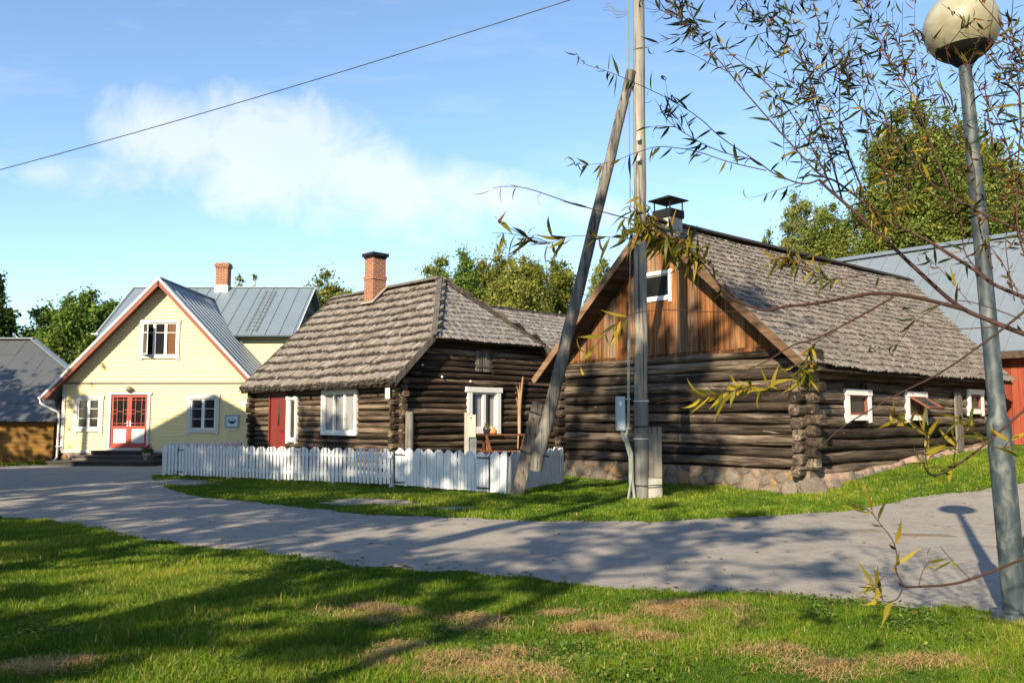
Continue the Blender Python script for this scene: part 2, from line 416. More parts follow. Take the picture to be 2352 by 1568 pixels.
t.out(c, 0.92, normal=t.bump(t.math('SUBTRACT', t.math('ADD', t.math('MULTIPLY', n2, 0.5), t.math('MULTIPLY', n4, .3)), br.outputs["Fac"]), 0.5, 0.01), spec=0.2)
t = NT("sand")
n1 = t.noise(t.obj((2, 2, 2)), 1.0, 6, 0.7)
t.out(t.ramp(n1, (0.35, (0.2, 0.165, 0.12)), (0.6, (0.36, 0.31, 0.25))), 0.95, normal=t.bump(n1, 0.4, 0.02), spec=0.1)

# ------------------------------------------------------------------ building helpers
def cut(a0, a1, z, openings, half):
    """intervals of a0..a1 left free by the openings whose height range holds z"""
    iv = [(a0, a1)]
    for (o0, o1, q0, q1) in openings:
        if q0 - half * 0.35 < z < q1 + half * 0.35:
            new = []
            for (p, q) in iv:
                if o1 <= p or o0 >= q: new.append((p, q)); continue
                if o0 > p: new.append((p, o0))
                if o1 < q: new.append((o1, q))
            iv = new
    return iv

def logs(mb, ax, plane, a0, a1, z0, z1, h, depth, openings=(), ov=0.28, top=None, hf=.505, se=.72):
    """stacked round logs; ax 0: run along x at y=plane, ax 1: run along y at x=plane"""
    n = max(1, round((z1 - z0) / h)); h = (z1 - z0) / n
    for i in range(n):
        z = z0 + (i + 0.5) * h
        b0, b1 = a0, a1
        if top: b0, b1 = top(z)
        tone = random.random(); tilt = random.uniform(-0.012, 0.012)
        for (p, q) in cut(b0 - (ov if not top else 0) * random.uniform(0.75, 1.1), b1 + (ov if not top else 0) * random.uniform(0.75, 1.1), z, openings, h):
            if q - p < 0.05: continue
            m = max(2, int((q - p) / 0.35) + 1)
            pts = []; rad = []
            r0 = depth * random.uniform(0.92, 1.1); ph = random.uniform(0, 6); e = (q - p)
            for k in range(m):
                a = p + e * k / (m - 1)
                zz = z + tilt * (a - (a0 + a1) / 2) * 0.5 + 0.010 * math.sin(a * 1.9 + ph)
                dd = plane + 0.010 * math.sin(a * 1.3 + ph * 2)
                pts.append((a, dd, zz) if ax == 0 else (dd, a, zz))
                rad.append(r0 * (1 + 0.06 * math.sin(a * 2.7 + ph) + random.uniform(-0.045, 0.045)))
            mb.tube(pts, rad, 16, True, tone, 0, True, sq=h * hf / depth, se=se)

def log_ends(mb, x, y, dx, dy, z0, z1, h, off, w=0.19, ln=0.34):
    """hewn block ends of the crossing logs, one column at (x,y) sticking out along (dx,dy)"""
    n = max(1, round((z1 - z0) / h)); h = (z1 - z0) / n
    for i in range(n):
        z = z0 + (i + off) * h
        l = ln * random.uniform(0.72, 1.15); ww = w * random.uniform(0.85, 1.1) / 2; hh = h * 0.47
        a = Vector((x, y, z)) - Vector((dx, dy, 0)) * 0.05; b = Vector((x + dx * l, y + dy * l, z + random.uniform(-.012, .012)))
        s = Vector((-dy, dx, 0)); pr = []
        for c, k in ((a, 1.0), (b - Vector((dx, dy, 0)) * 0.03, 1.03), (b, 0.9)):
            for (u, v) in ((-1, -.55), (-.6, -1), (.6, -1), (1, -.55), (1, .55), (.6, 1), (-.6, 1), (-1, .55)):
                pr.append(c + s * (u * ww * k) + Vector((0, 0, v * hh * k)) + Vector((random.uniform(-.006, .006), random.uniform(-.006, .006), random.uniform(-.006, .006))))
        fs = []
        for j in range(2):
            for k in range(8):
                k2 = (k + 1) % 8
                fs.append((j * 8 + k, j * 8 + k2, (j + 1) * 8 + k2, (j + 1) * 8 + k))
        fs.append(tuple(range(16, 24)))
        mb.add(pr, fs, random.random(), 0)

def shingles(mb, O, U, V, urange, vlen, course, w, thick, jit, mi=0, lift=0.03, layers=1, sag=None, over=1.7):
    O = Vector(O); U = Vector(U).normalized(); V = Vector(V).normalized(); N = U.cross(V).normalized()
    if N.z < 0: N = -N
    n = int(math.ceil(vlen / course))
    for i in range(n):
        v0 = i * course; u0, u1 = urange(min(v0 + course * 0.5, vlen))
        if u1 - u0 < 0.03: continue
        for L in range(layers):
            u = u0 - random.uniform(0, w)
            while u < u1:
                ww = w * random.uniform(0.7, 1.3)
                a = max(u, u0); b = min(u + ww - 0.006, u1)
                u += ww
                if b - a < 0.015: continue
                vb = v0 - random.uniform(0, jit) - L * course * 0.0 + (L * course * 0.28 if layers > 1 else 0)
                vt = min(v0 + course * over, vlen + 0.03)
                if vt - vb < 0.05: continue
                zb = lift + thick + random.uniform(0, thick * 0.8) - L * 0.0 + (0.028 * L)
                zt = 0.012
                sk = random.uniform(-0.012, 0.012)
                def P(uu, vv, zz):
                    p = O + U * uu + V * vv + N * zz
                    if sag: p = p + Vector((0, 0, sag(uu, vv)))
                    return p
                p = [P(a, vb, zb - thick), P(b, vb + sk, zb - thick), P(b, vb + sk, zb), P(a, vb, zb),
                     P(a, vt, zt - 0.01), P(b, vt, zt - 0.01), P(b, vt, zt), P(a, vt, zt)]
                mb.add(p, [(0, 1, 2, 3), (3, 2, 6, 7), (0, 3, 7, 4), (1, 5, 6, 2)], random.random(), mi)

def slab(mb, pts, th, mi=0, tone=0.5):
    """flat polygon given a thickness below"""
    pts = [Vector(p) for p in pts]; n = (pts[1] - pts[0]).cross(pts[2] - pts[0]).normalized()
    if n.z < 0: n = -n
    k = len(pts); lo = [p - n * th for p in pts]
    fs = [tuple(range(k)), tuple(range(2 * k - 1, k - 1, -1))]
    for i in range(k): fs.append((i, i + k, (i + 1) % k + k, (i + 1) % k))
    mb.add(pts + lo, fs, tone, mi)

def frame_mb(mb, F, a0, a1, z0, z1, w, d0, d1, horn=0.0, wt=None):
    """rectangular casing; F(a, d, z) maps along-wall, outward and height to local space"""
    wt = wt or w
    def bx(p0, p1, q0, q1, e0=d0, e1=d1):
        mb.hexa([F(p0, e0, q0), F(p1, e0, q0), F(p1, e1, q0), F(p0, e1, q0), F(p0, e0, q1), F(p1, e0, q1), F(p1, e1, q1), F(p0, e1, q1)])
    bx(a0, a0 + w, z0 - (0.05 if horn else 0), z1 - wt); bx(a1 - w, a1, z0 - (0.05 if horn else 0), z1 - wt)
    bx(a0 - horn, a1 + horn, z1 - wt, z1, d0, d1 + (0.012 if horn else 0))
    bx(a0 + w, a1 - w, z0, z0 + w, d0, d1 - 0.002)

def Fbox(mb, F, p0, p1, e0, e1, q0, q1, tone=None, mi=0):
    mb.hexa([F(p0, e0, q0), F(p1, e0, q0), F(p1, e1, q0), F(p0, e1, q0), F(p0, e0, q1), F(p1, e0, q1), F(p1, e1, q1), F(p0, e1, q1)], tone, mi)

def window(parent, F, a0, a1, z0, z1, trim, sash, cw, base, proud, cols, rows, horn=0.03, sash_w=0.045, bar=0.022, gl="dark_glass", mull=0.07, curtains=False, splits=None, hang=None):
    """window part (casing) with sash, pane and curtain sub-parts"""
    mb = MB(); frame_mb(mb, F, a0, a1, z0, z1, cw, base, proud, horn, cw * 1.05)
    w = mb.build("window", trim, parent)
    b0, b1, c0, c1 = a0 + cw, a1 - cw, z0 + cw, z1 - cw * 1.05
    mb = MB()
    e0, e1 = base - 0.02, proud - 0.035
    frame_mb(mb, F, b0 + .002, b1 - .002, c0 + .002, c1 - .002, sash_w, e0, e1)
    W = (b1 - b0)
    for i in range(1, cols):
        m = b0 + W * i / cols
        Fbox(mb, F, m - mull / 2, m + mull / 2, e0, e1 + 0.004, c0 + sash_w, c1 - sash_w)
    rr = splits if splits else [j / rows for j in range(1, rows)]
    for f in rr:
        zz = c0 + (c1 - c0) * f
        edges = [b0 + sash_w] + [x for i in range(1, cols) for x in (b0 + W * i / cols - mull / 2, b0 + W * i / cols + mull / 2)] + [b1 - sash_w]
        for i in range(0, len(edges), 2):
            Fbox(mb, F, edges[i], edges[i + 1], e0, e1 - 0.004, zz - bar / 2, zz + bar / 2)
    mb.build("sash", sash, w)
    mb = MB(); g = e0 + 0.012
    mb.add([F(b0 + .01, g, c0 + .01), F(b1 - .01, g, c0 + .01), F(b1 - .01, g, c1 - .01), F(b0 + .01, g, c1 - .01)], [(0, 1, 2, 3)])
    mb.build("pane", gl, w)
    if curtains:
        mb = MB()
        for (s0, s1) in curtains:
            n = 14; x0 = b0 + W * s0; x1 = b0 + W * s1
            for i in range(n):
                p, q = x0 + (x1 - x0) * i / n, x0 + (x1 - x0) * (i + 1) / n
                d0_, d1_ = g + 0.002 + 0.006 * (i % 2), g + 0.002 + 0.006 * ((i + 1) % 2)
                mb.add([F(p, d0_, c0 + .03), F(q, d1_, c0 + .03), F(q, d1_, c1 - .02), F(p, d0_, c1 - .02)], [(0, 1, 2, 3)])
        mb.build("curtain", hang or "curtain", w)
    return w

def text_mesh(name, body, size, mat, parent, mat4, depth=0.004):
    c = bpy.data.curves.new(name, 'FONT'); c.body = body; c.size = size; c.extrude = depth
    c.align_x = 'CENTER'; c.align_y = 'CENTER'
    o = bpy.data.objects.new(name, c)
    COL.objects.link(o); bpy.context.view_layer.update()
    me = bpy.data.meshes.new_from_object(o.evaluated_get(bpy.context.evaluated_depsgraph_get()))
    COL.objects.unlink(o); bpy.data.objects.remove(o)
    me.materials.clear(); me.materials.append(M[mat])
    q = bpy.data.objects.new(name, me); COL.objects.link(q); q.parent = parent; q.matrix_local = mat4
    return q

# ------------------------------------------------------------------ yellow house
yh = thing("yellow_house", "yellow clapboard house with red double door and grey tin roof", "house", (-13.8, 33.5, 0))
XL, XR, RX, RZ, SL = -3.74, 3.77, -0.02, 7.03, 1.06
def roofz(x): return RZ - abs(x - RX) * SL
Fy = lambda a, d, z: Vector((a, -d, z))
W_A = (-3.33, -2.18, 1.07, 2.5); W_B = (1.09, 2.36, 1.03, 2.52); W_C = (-0.84, 0.71, 3.94, 5.46); DOOR = (-1.98, -0.34, 0.33, 2.62)
mb = MB()
z = 0.36; bh = 0.136
ops = [(a + .04, b - .04, c + .05, d - .04) for a, b, c, d in (W_A, W_B, W_C, DOOR)]
while z < RZ - 0.35:
    lim = (RZ - 0.2 - (z + bh)) / SL
    x0, x1 = max(XL, RX - lim), min(XR, RX + lim)
    if x1 - x0 > 0.1:
        cuts = []
        for (p, q) in cut(x0, x1, z + bh / 2, ops, bh):
            while q - p > 3.2:
                m_ = p + random.uniform(1.2, 2.8); cuts.append((p, m_ - .003)); p = m_
            cuts.append((p, q))
        for (p, q) in cuts:
            mb.add([(p, -.034, z), (q, -.034, z), (q, -.012, z + bh), (p, -.012, z + bh), (p, 0, z), (q, 0, z)],
                   [(0, 1, 2, 3), (0, 4, 5, 1)], random.random())
    z += bh
def gable_box(mb, x0, x1, y0, y1, z0, top):
    pass
# sheathing behind the boards, cut round the openings
xs = sorted({XL, XR, RX} | {e for o in ops for e in o[:2]})
for i in range(len(xs) - 1):
    p, q = xs[i], xs[i + 1]; m = (p + q) / 2
    zs = [(0.3, None)]
    for o in sorted(ops, key=lambda o: o[2]):
        if o[0] < m < o[1]:
            zs[-1] = (zs[-1][0], o[2]); zs.append((o[3], None))
    for (s, e) in zs:
        zp, zq = (e, e) if e else (roofz(p) - .12, roofz(q) - .12)
        if max(zp, zq) - s > 0.03:
            mb.add([(p, -.002, s), (q, -.002, s), (q, -.002, zq), (p, -.002, zp)], [(0, 1, 2, 3)], 0.5)
# side walls of the wing and the main body
def clap(mb, p0, p1, z0, zt, nrm):
    p0 = Vector(p0); p1 = Vector(p1); nrm = Vector(nrm); z = z0
    mb.add([(p0.x, p0.y, z0), (p1.x, p1.y, z0), (p1.x, p1.y, zt), (p0.x, p0.y, zt)], [(0, 1, 2, 3)], .5)
    while z < zt - 0.02:
        h = min(bh, zt - z)
        a = [p0 + nrm * .034, p1 + nrm * .034, p1 + nrm * .012, p0 + nrm * .012]
        mb.add([(a[0].x, a[0].y, z), (a[1].x, a[1].y, z), (a[2].x, a[2].y, z + h), (a[3].x, a[3].y, z + h)], [(0, 1, 2, 3)], random.random())
        z += bh
clap(mb, (XL, 0), (XL, 3.5), .36, 2.9, (-1, 0)); clap(mb, (XR, 0), (XR, 3.5), .36, 2.9, (1, 0))
clap(mb, (-3.8, 3.52), (4.2, 3.52), .36, 5.45, (0, -1))
clap(mb, (-3.8, 3.52), (-3.8, 9.5), .36, 5.4, (-1, 0))
clap(mb, (-3.8, 9.5), (4.2, 9.5), .36, 5.4, (0, 1))
mb.build("wall", "yellow_paint", yh)
mb = MB()
for zz in np.arange(.36, 7.6, .16):
    hw = min(3.0, (7.62 - zz - .16) / .743)
    if hw > .1: mb.add([(4.234, 6.5 - hw, zz), (4.234, 6.5 + hw, zz), (4.214, 6.5 + hw, zz + .16), (4.214, 6.5 - hw, zz + .16)], [(0, 1, 2, 3)], random.random())
mb.build("side_gable", "grey_board", yh)
mb = MB()
for zz in np.arange(.36, 7.6, .16):
    hw = min(3.0, (7.62 - zz - .16) / .743)
    if hw > .1:
        mb.add([(-3.85, 6.5 - hw, zz), (-3.85, 6.5 + hw, zz), (-3.83, 6.5 + hw, zz + .16), (-3.83, 6.5 - hw, zz + .16)], [(0, 1, 2, 3)], random.random())
mb.build("side_gable", "grey_board", yh)
mb = MB()   # dark interior so the glazing and the open sash look into a room
mb.box((XL + .05, .9, .3), (XR - .05, 3.4, 2.9)); mb.box((-1.45, .9, 3.2), (1.4, 3.4, 5.3))
mb.build("inner_wall", "step_wood", yh)
mb = MB()
mb.box((XL - .01, -.05, .26), (XR + .01, 0.0, .36))
mb.build("drip_board", "trim_grey", yh)
mb = MB(); mb.box((XL + .02, -.05, 2.93), (XR - .02, -.036, 2.99)); mb.box((XL + .02, -.075, 2.985), (XR - .02, -.036, 3.0)); mb.build("band_board", "band_grey", yh)
for x in (XL, XR):
    mb = MB(); s = 1 if x > 0 else -1
    mb.box((x - .06 * (1 if s > 0 else 0) - (0 if s > 0 else .05), -.062, .36), (x + (.05 if s > 0 else .07), -.03, 2.93))
    mb.build("corner_board", "trim_grey", yh)
mb = MB()
mb.box((XL + .06, -.02, -.35), (XR - .06, .3, .26), mi=0)
for i in range(46):
    x = random.uniform(XL + .1, XR - .15); zz = random.uniform(-.22, .18)
    r = random.uniform(.09, .16)
    mb.lathe([(0.01, -.07), (r * .6, -.055), (r, 0), (r * .6, .05), (0.01, .065)], (x, -.02, zz), 7, None, 1, (random.uniform(-.2, .2), -1, random.uniform(-.2, .2)))
mb.build("foundation", ["mortar", "stone"], yh)
# roofs
mb = MB()
ze = roofz(4.33)
for s in (-1, 1):
    xe = RX + s * 4.35
    slab(mb, [(RX, -.5, RZ + .02), (RX, 5.7, RZ + .02), (xe, 3.48, RZ + .02 - 4.35 * SL), (xe, -.5, RZ + .02 - 4.35 * SL)], .06, 0)
    for k in range(9):
        y = -.3 + k * .52
        ymax_r = 5.6 - y
        tl = 1.0 if y < 3.4 else max(0, (5.6 - y) / 2.2)
        a = Vector((RX + s * .02, y, RZ + .04)); b = Vector((RX + s * 4.34 * min(1, tl), y, RZ + .04 - 4.34 * min(1, tl) * SL))
        if tl > .1: mb.beam(a, b, .025, .03, tone=.3)
mb.beam((RX, -.5, RZ + .05), (RX, 5.6, RZ + .05), .14, .05)
for s in (1, -1):   # main roof
    y0 = 6.5 - s * 3.5
    slab(mb, [(-4.12, y0, 5.15), (4.5, y0, 5.15), (4.5, 6.5, 7.75), (-4.12, 6.5, 7.75)], .07, 0)
    if s == 1:
        for k in range(15):
            x = -4.05 + k * .6
            mb.beam((x, y0, 5.17), (x, 6.5, 7.77), .025, .03, tone=.3)
mb.beam((-4.12, 6.5, 7.78), (4.5, 6.5, 7.78), .16, .05)
roof = mb.build("roof", "tin_roof", yh)
for s in (-1, 1):
    a = Vector((RX, -.515, RZ + .01)); b = Vector((RX + s * 4.35, -.515, RZ + .01 - 4.35 * SL))
    mb = MB(); mb.beam(a, b, .03, .09, (s * SL, 0, 1), .5); mb.build("edge_flashing", "zinc_edge", roof)
    mb = MB(); sx = 4.51 if s > 0 else -4.13; mb.beam((sx, 3.0, 5.16), (sx, 6.5, 7.76), .025, .06, (0, -.743, 1)); mb.build("edge_flashing", "zinc_edge", roof)
    a = Vector((RX, -.492, RZ - .155)); b = Vector((RX + s * 4.3, -.492, RZ - .155 - 4.3 * SL))
    mb = MB(); mb.beam(a, b, .03, .15, (s * SL, 0, 1), .5); mb.build("bargeboard", "brown_board", yh)
    mb = MB(); slab(mb, [(RX, -.475, RZ - .06), (RX, -.03, RZ - .06), (RX + s * 4.3, -.03, RZ - .06 - 4.3 * SL), (RX + s * 4.3, -.475, RZ - .06 - 4.3 * SL)], .03); mb.build("soffit", "brown_board", yh)
mb = MB()
mb.beam((4.25, 3.1, 5.13), (-4.0, 3.1, 5.13), .02, .1); mb.build("fascia", "band_grey", yh)
mb = MB(); mb.beam((RX - 4.28, -.45, 2.36), (RX - 4.28, 3.4, 2.36), .02, .1)
mb.build("fascia", "band_grey", yh)
mb = MB()
mb.tube([(RX - 4.42, -.53, 2.39), (RX - 4.42, 3.4, 2.42)], .065, 10)
mb.tube([(RX - 4.42, -.44, 2.39), (RX - 4.42, -.44, 2.2), (-4.25, -.36, 2.05), (-3.92, -.14, 1.86), (-3.86, -.11, 1.74), (-3.86, -.11, .1), (-3.92, -.16, -.02), (-4.05, -.25, -.1)], .042, 10)
for zz in (1.6, .5): mb.box((-3.92, -.17, zz), (-3.74, -.03, zz + .025))
mb.build("gutter", "gutter_white", yh)
# windows
window(yh, Fy, *W_A, "trim_grey", "white_paint", .15, .0, .07, 2, 3, curtains=[(0.06, .12), (.57, .62)], hang="curtain", mull=.11)
window(yh, Fy, *W_B, "trim_grey", "white_paint", .15, .0, .07, 2, 3, curtains=[(0.06, .10), (.57, .61)], mull=.11)
wc = window(yh, Fy, *W_C, "trim_grey", "white_paint", .11, .0, .07, 3, 2, splits=[.70], mull=.1, curtains=[(.72, .94)], hang="orange_cloth")
mb = MB()   # the left casement stands open
fo = lambda a, d, z: Vector((-0.74 + a * math.cos(R(40)) + d * math.sin(R(40)), -.08 - d * math.cos(R(40)) - a * math.sin(R(40)), z))
frame_mb(mb, fo, 0, .42, 4.08, 5.32, .045, -.02, .02); Fbox(mb, fo, .045, .375, -.018, .018, 4.93, 4.96)
sh = mb.build("open_sash", "white_paint", wc)
mb = MB(); mb.add([fo(.03, 0, 4.1), fo(.39, 0, 4.1), fo(.39, 0, 5.3), fo(.03, 0, 5.3)], [(0, 1, 2, 3)]); mb.build("open_pane", "dull_glass", wc)
# the double door
mb = MB(); frame_mb(mb, Fy, DOOR[0], DOOR[1], .33, 2.62, .11, 0, .075, .05, .1)
mb.build("door_frame", "panel_grey", yh)
def door_leaf(x0, x1, first):
    mb = MB(); z0, z1 = .43, 2.52
    d0, d1 = -.02, .03
    Fbox(mb, Fy, x0, x0 + .09, d0, d1, z0, z1); Fbox(mb, Fy, x1 - .09, x1, d0, d1, z0, z1)
    Fbox(mb, Fy, x0 + .09, x1 - .09, d0, d1, z0, z0 + .21); Fbox(mb, Fy, x0 + .09, x1 - .09, d0, d1, 1.20, 1.30); Fbox(mb, Fy, x0 + .09, x1 - .09, d0, d1, 2.42, z1)
    a, b = x0 + .09, x1 - .09; w = b - a
    for zz in (1.40, 1.78, 1.92, 2.31):
        Fbox(mb, Fy, a, b if zz in (1.40, 2.31) else a + w * .27, d0 + .01, d1 - .006, zz - .011, zz + .011)
        if zz in (1.78, 1.92): Fbox(mb, Fy, b - w * .27, b, d0 + .01, d1 - .006, zz - .011, zz + .011)
    Fbox(mb, Fy, a + w * .27, b - w * .27, d0 + .01, d1 - .006, 1.85, 1.87)
    for f in (.27, .73): Fbox(mb, Fy, a + w * f - .011, a + w * f + .011, d0 + .008, d1 - .004, 1.30, 2.42)
    d = mb.build("door", "red_paint", yh)
    mb = MB(); Fbox(mb, Fy, a, b, d0 - .01, d0 + .008, 1.3, 2.42); mb.build("pane", "dark_glass", d)
    mb = MB(); Fbox(mb, Fy, a, b, d0 + .004, d0 + .022, .64, 1.20); mb.build("lower_panel", "panel_grey", d)
    mb = MB(); hx = x1 - .05 if first else x0 + .05
    mb.tube([Fy(hx, .03, 1.4), Fy(hx, .08, 1.4), Fy(hx + (-.1 if first else .1), .085, 1.4)], .012, 8); Fbox(mb, Fy, hx - .02, hx + .02, .03, .038, 1.28, 1.5)
    mb.build("handle", "porcelain", d)
door_leaf(DOOR[0] + .11, -1.163, True); door_leaf(-1.157, DOOR[1] - .11, False)
mb = MB()
mb.lathe([(.0, 0), (.05, .0), (.05, .05), (.11, .09), (.13, .15), (.10, .21), (.0, .24)], (-1.16, -.02, 2.76), 14, None, 0, (0, -1, -.15))
mb.build("porch_lamp", "band_grey", yh)
# chimney
mb = MB()
mb.box((-.14, 6.2, 7.3), (.42, 6.7, 8.66)); mb.box((-.17, 6.17, 8.662), (.45, 6.73, 8.73)); mb.box((-.20, 6.14, 8.732), (.48, 6.76, 8.82)); mb.box((-.17, 6.17, 8.822), (.45, 6.73, 8.90))
ch = mb.build("chimney", "brick", yh)
mb = MB(); mb.box((-.17, 6.15, 7.35), (.45, 6.75, 7.83)); mb.build("flashing", "zinc_edge", ch)
# roof ladder
mb = MB()
ry = lambda y: 5.15 + .743 * (y - 3.0) + .09
for x in (2.28, 2.72): mb.tube([(x, 3.15, ry(3.15)), (x, 6.2, ry(6.2))], .018, 6)
for k in range(12):
    y = 3.3 + k * .25; mb.tube([(2.28, y, ry(y)), (2.72, y, ry(y))], .013, 6)
mb.build("roof_ladder", "cabinet_grey", yh)
mb = MB(); mb.box((-4.3, 3.0, 5.19), (-4.0, 3.05, 5.24)); mb.build("gutter_end", "zinc_edge", yh)

# signs and steps at the yellow house
sg = thing("emblem_sign", "grey framed sign with dark wreath emblem on yellow clapboard wall", "sign", (-10.93, 33.46, 1.485))
mb = MB(); frame_mb(mb, Fy, -.275, .275, -.25, .25, .055, .0, .03); mb.build("sign_frame", "sign_frame", sg)
mb = MB(); Fbox(mb, Fy, -.22, .22, .0, .016, -.195, .195); mb.build("sign_board", "sign_face", sg)
mb = MB()
def blob(x, z, r, rz_, d=.02):
    mb.lathe([(0.001, d), (r, d), (r, d - .004)], (x, 0, z), 10, None, 0, (0, -1, 0))
for k in range(9):
    a = R(200 + k * 17.5); 
    if k not in (): blob(.12 * math.cos(a), .02 + .10 * math.sin(a), .027, 0)
for (x, zz, r) in ((-.13, .02, .03), (.135, .01, .032), (-.09, .065, .024), (.03, .10, .024), (.09, .065, .022), (-.06, .115, .014), (.0, -.03, .05), (.06, -.05, .035), (-.06, -.055, .034)): blob(x, zz, r, 0)
mb.build("emblem", "ink", sg)
mb = MB(); Fbox(mb, Fy, -.2, .17, 0, .03, -.345, -.31); mb.build("name_strip", "white_paint", sg)
pn = thing("number_plate", "small pale blue house number plate on yellow wall", "sign", (-10.44, 33.462, 2.17))
mb = MB(); Fbox(mb, Fy, -.13, .13, 0, .012, -.11, .11); mb.build("plate_board", "plate_blue", pn)
text_mesh("numeral", "6", .17, "sign_frame", pn, Matrix.Translation((0, -.013, -.005)) @ Matrix.Rotation(R(90), 4, 'X'))

st = thing("entrance_steps", "dark weathered wooden steps below the red double door", "steps", (-14.9, 33.4, -.17))
zb = [0, .20, .385]; 
for (x0, x1, y0, y1, z0, z1) in ((-2.25, 1.75, -1.75, -.02, .0, .19), (-1.6, 1.5, -1.25, -.02, .19, .37), (-1.15, 1.0, -.75, -.02, .37, .54)):
    mb = MB()
    mb.box((x0 + .04, y0 + .05, z0 + .002), (x1 - .04, y1, z1 - .035))
    n = int((y1 - y0) / .15)
    for k in range(n):
        ya = y0 + (y1 - y0) * k / n; mb.box((x0, ya, z1 - .034), (x1, ya + (y1 - y0) / n - .012, z1))
    mb.build("step", "step_wood", st)
fp = thing("flower_pot", "pink geranium in a pale bucket on the wooden steps", "flower pot", (-13.72, 32.3, .021))
mb = MB(); mb.lathe([(0, 0), (.11, 0), (.155, .27), (.165, .28), (.145, .285), (.13, .24), (0, .24)], (0, 0, 0), 18); mb.build("pot", "pot_clay", fp)
def leafblob(mb, c, r, n, s, flat=1.0):
    for _ in range(n):
        d = Vector((random.gauss(0, 1), random.gauss(0, 1), random.gauss(0, 1))).normalized() * r * random.random() ** .5
        p = Vector(c) + Vector((d.x, d.y, d.z * flat))
        q = Matrix.Rotation(random.uniform(0, 6.3), 3, 'Z') @ Matrix.Rotation(random.uniform(-1, 1), 3, 'X')
        v = [q @ Vector(e) * s * random.uniform(.6, 1.2) + p for e in ((-.5, -.5, 0), (.5, -.5, 0), (.5, .5, .1), (-.5, .5, .1))]
        mb.add(v, [(0, 1, 2, 3)])
mb = MB(); leafblob(mb, (0, 0, .38), .2, 140, .08, .7); mb.build("foliage", "leaf_deciduous", fp)
mb = MB(); leafblob(mb, (.07, -.02, .52), .13, 60, .06, .7); leafblob(mb, (-.1, 0, .47), .06, 18, .05); mb.build("blossom", "flower_pink", fp)

# ------------------------------------------------------------------ log house (middle)
lh = thing("log_house", "brown log house with half hipped shingle roof behind white picket fence", "house", (HK[0], HK[1], 0), HYAW)
HW, HL, HEZ, HRZ, HOV, HU, HR = 6.12, 7.94, 2.51, 5.89, .44, 1.29, 2.1
hs = (HRZ - HEZ) / (HW / 2 + HOV)                    # slope of the two long planes
HVZ = HEZ + hs * HU
Fh = lambda a, d, z: Vector((-d - .06, a, z))        # front wall x=0
Fg = lambda a, d, z: Vector((a, -d - .06, z))        # gable wall y=0
hw1 = (1.86, 3.69, 1.1, 2.42); hw2 = (5.1, 5.72, .86, 2.27); hd = (5.8, 6.83, .1, 2.36)
hw3 = (2.3, 3.56, 1.15, 2.48); hh = (2.6, 3.3, 2.93, 3.53)
mb = MB()
logs(mb, 1, 0, 0, HL, .2, 2.62, .165, .10, [hw1, hw2, hd], .24, hf=.47, se=.85)
mb.box((.02, .05, .0), (.06, HL - .05, 2.7), .1)
mb.build("front_wall", "log_front", lh)
mb = MB()
logs(mb, 0, 0, 0, HW, .28, 2.70, .175, .10, [hw3], .24, hf=.48, se=.82)
logs(mb, 0, 0, 0, HW, 2.70, 4.0, .165, .10, [hh], 0, top=lambda z: (max(.0, (z - HEZ) / hs - HOV + .12), min(HW, HW - (z - HEZ) / hs + HOV - .12)))
mb.box((.05, .02, .0), (HW - .05, .05, 2.6), .1)
mb.add([(.05, .03, 2.6), (HW - .05, .03, 2.6), (HW - 1.1, .03, 4.0), (1.1, .03, 4.0)], [(0, 1, 2, 3)], .1)
mb.build("gable_wall", "log_house_x", lh)
for q in ((0, 0, -1, 0, .28, 2.62, .17, .35, .2, .30), (0, 0, 0, -1, .2, 2.62, .17, .7, .2, .30), (0, HL, -1, 0, .28, 2.62, .17, .35, .2, .32), (HW, 0, 0, -1, .2, 2.62, .17, .6, .2, .3)):
    mb = MB(); log_ends(mb, *q); mb.build("corner_notch", "log_house_x", lh)
mb = MB(); mb.box((0.02, HL - .1, 0), (HW, HL, 2.6)); mb.box((HW - .1, .1, 0), (HW, HL, 2.6))
mb.add([(0, HL - .05, 2.6), (HW, HL - .05, 2.6), (HW / 2, HL - .05, 5.6)], [(0, 1, 2)], .2); mb.build("rear_wall", "deck_wood", lh)
mb = MB(); mb.box((-.03, -.02, -.3), (HW, .1, .2)); mb.box((-.06, -.03, -.3), (.1, HL, .13)); mb.build("foundation", "concrete", lh)
# roof planes
mb = MB()
E0, E1 = -.35, HL + .3
dk = Vector((0, 0, -.07))
slab(mb, [Vector(p) + dk for p in ((-HOV, E0, HEZ), (-HOV, E1, HEZ), (HW / 2, E1, HRZ), (HW / 2, HR, HRZ), (-HOV + HU, E0, HVZ))], .05, 1)
slab(mb, [(HW + HOV, E0, HEZ), (HW + HOV, E1, HEZ), (HW / 2, E1, HRZ), (HW / 2, HR, HRZ), (HW + HOV - HU, E0, HVZ)], .06, 1)
slab(mb, [(-HOV + HU, E0, HVZ), (HW + HOV - HU, E0, HVZ), (HW / 2, HR, HRZ)], .06, 1)
vl = math.hypot(HW / 2 + HOV, HRZ - HEZ); Vs = Vector((HW / 2 + HOV, 0, HRZ - HEZ)) / vl
vk = vl * HU / (HW / 2 + HOV)
sagf = lambda u, v: -.05 * math.sin(math.pi * min(max(u / (E1 - E0), 0), 1)) + .012 * math.sin(u * 2.1 + v) + .01 * math.sin(u * 5.3 + 2 * v)
def ur(v):
    lo = 0 if v < vk else (v - vk) / (vl - vk) * (HR - E0)
    return (lo, E1 - E0)
C_ = .405
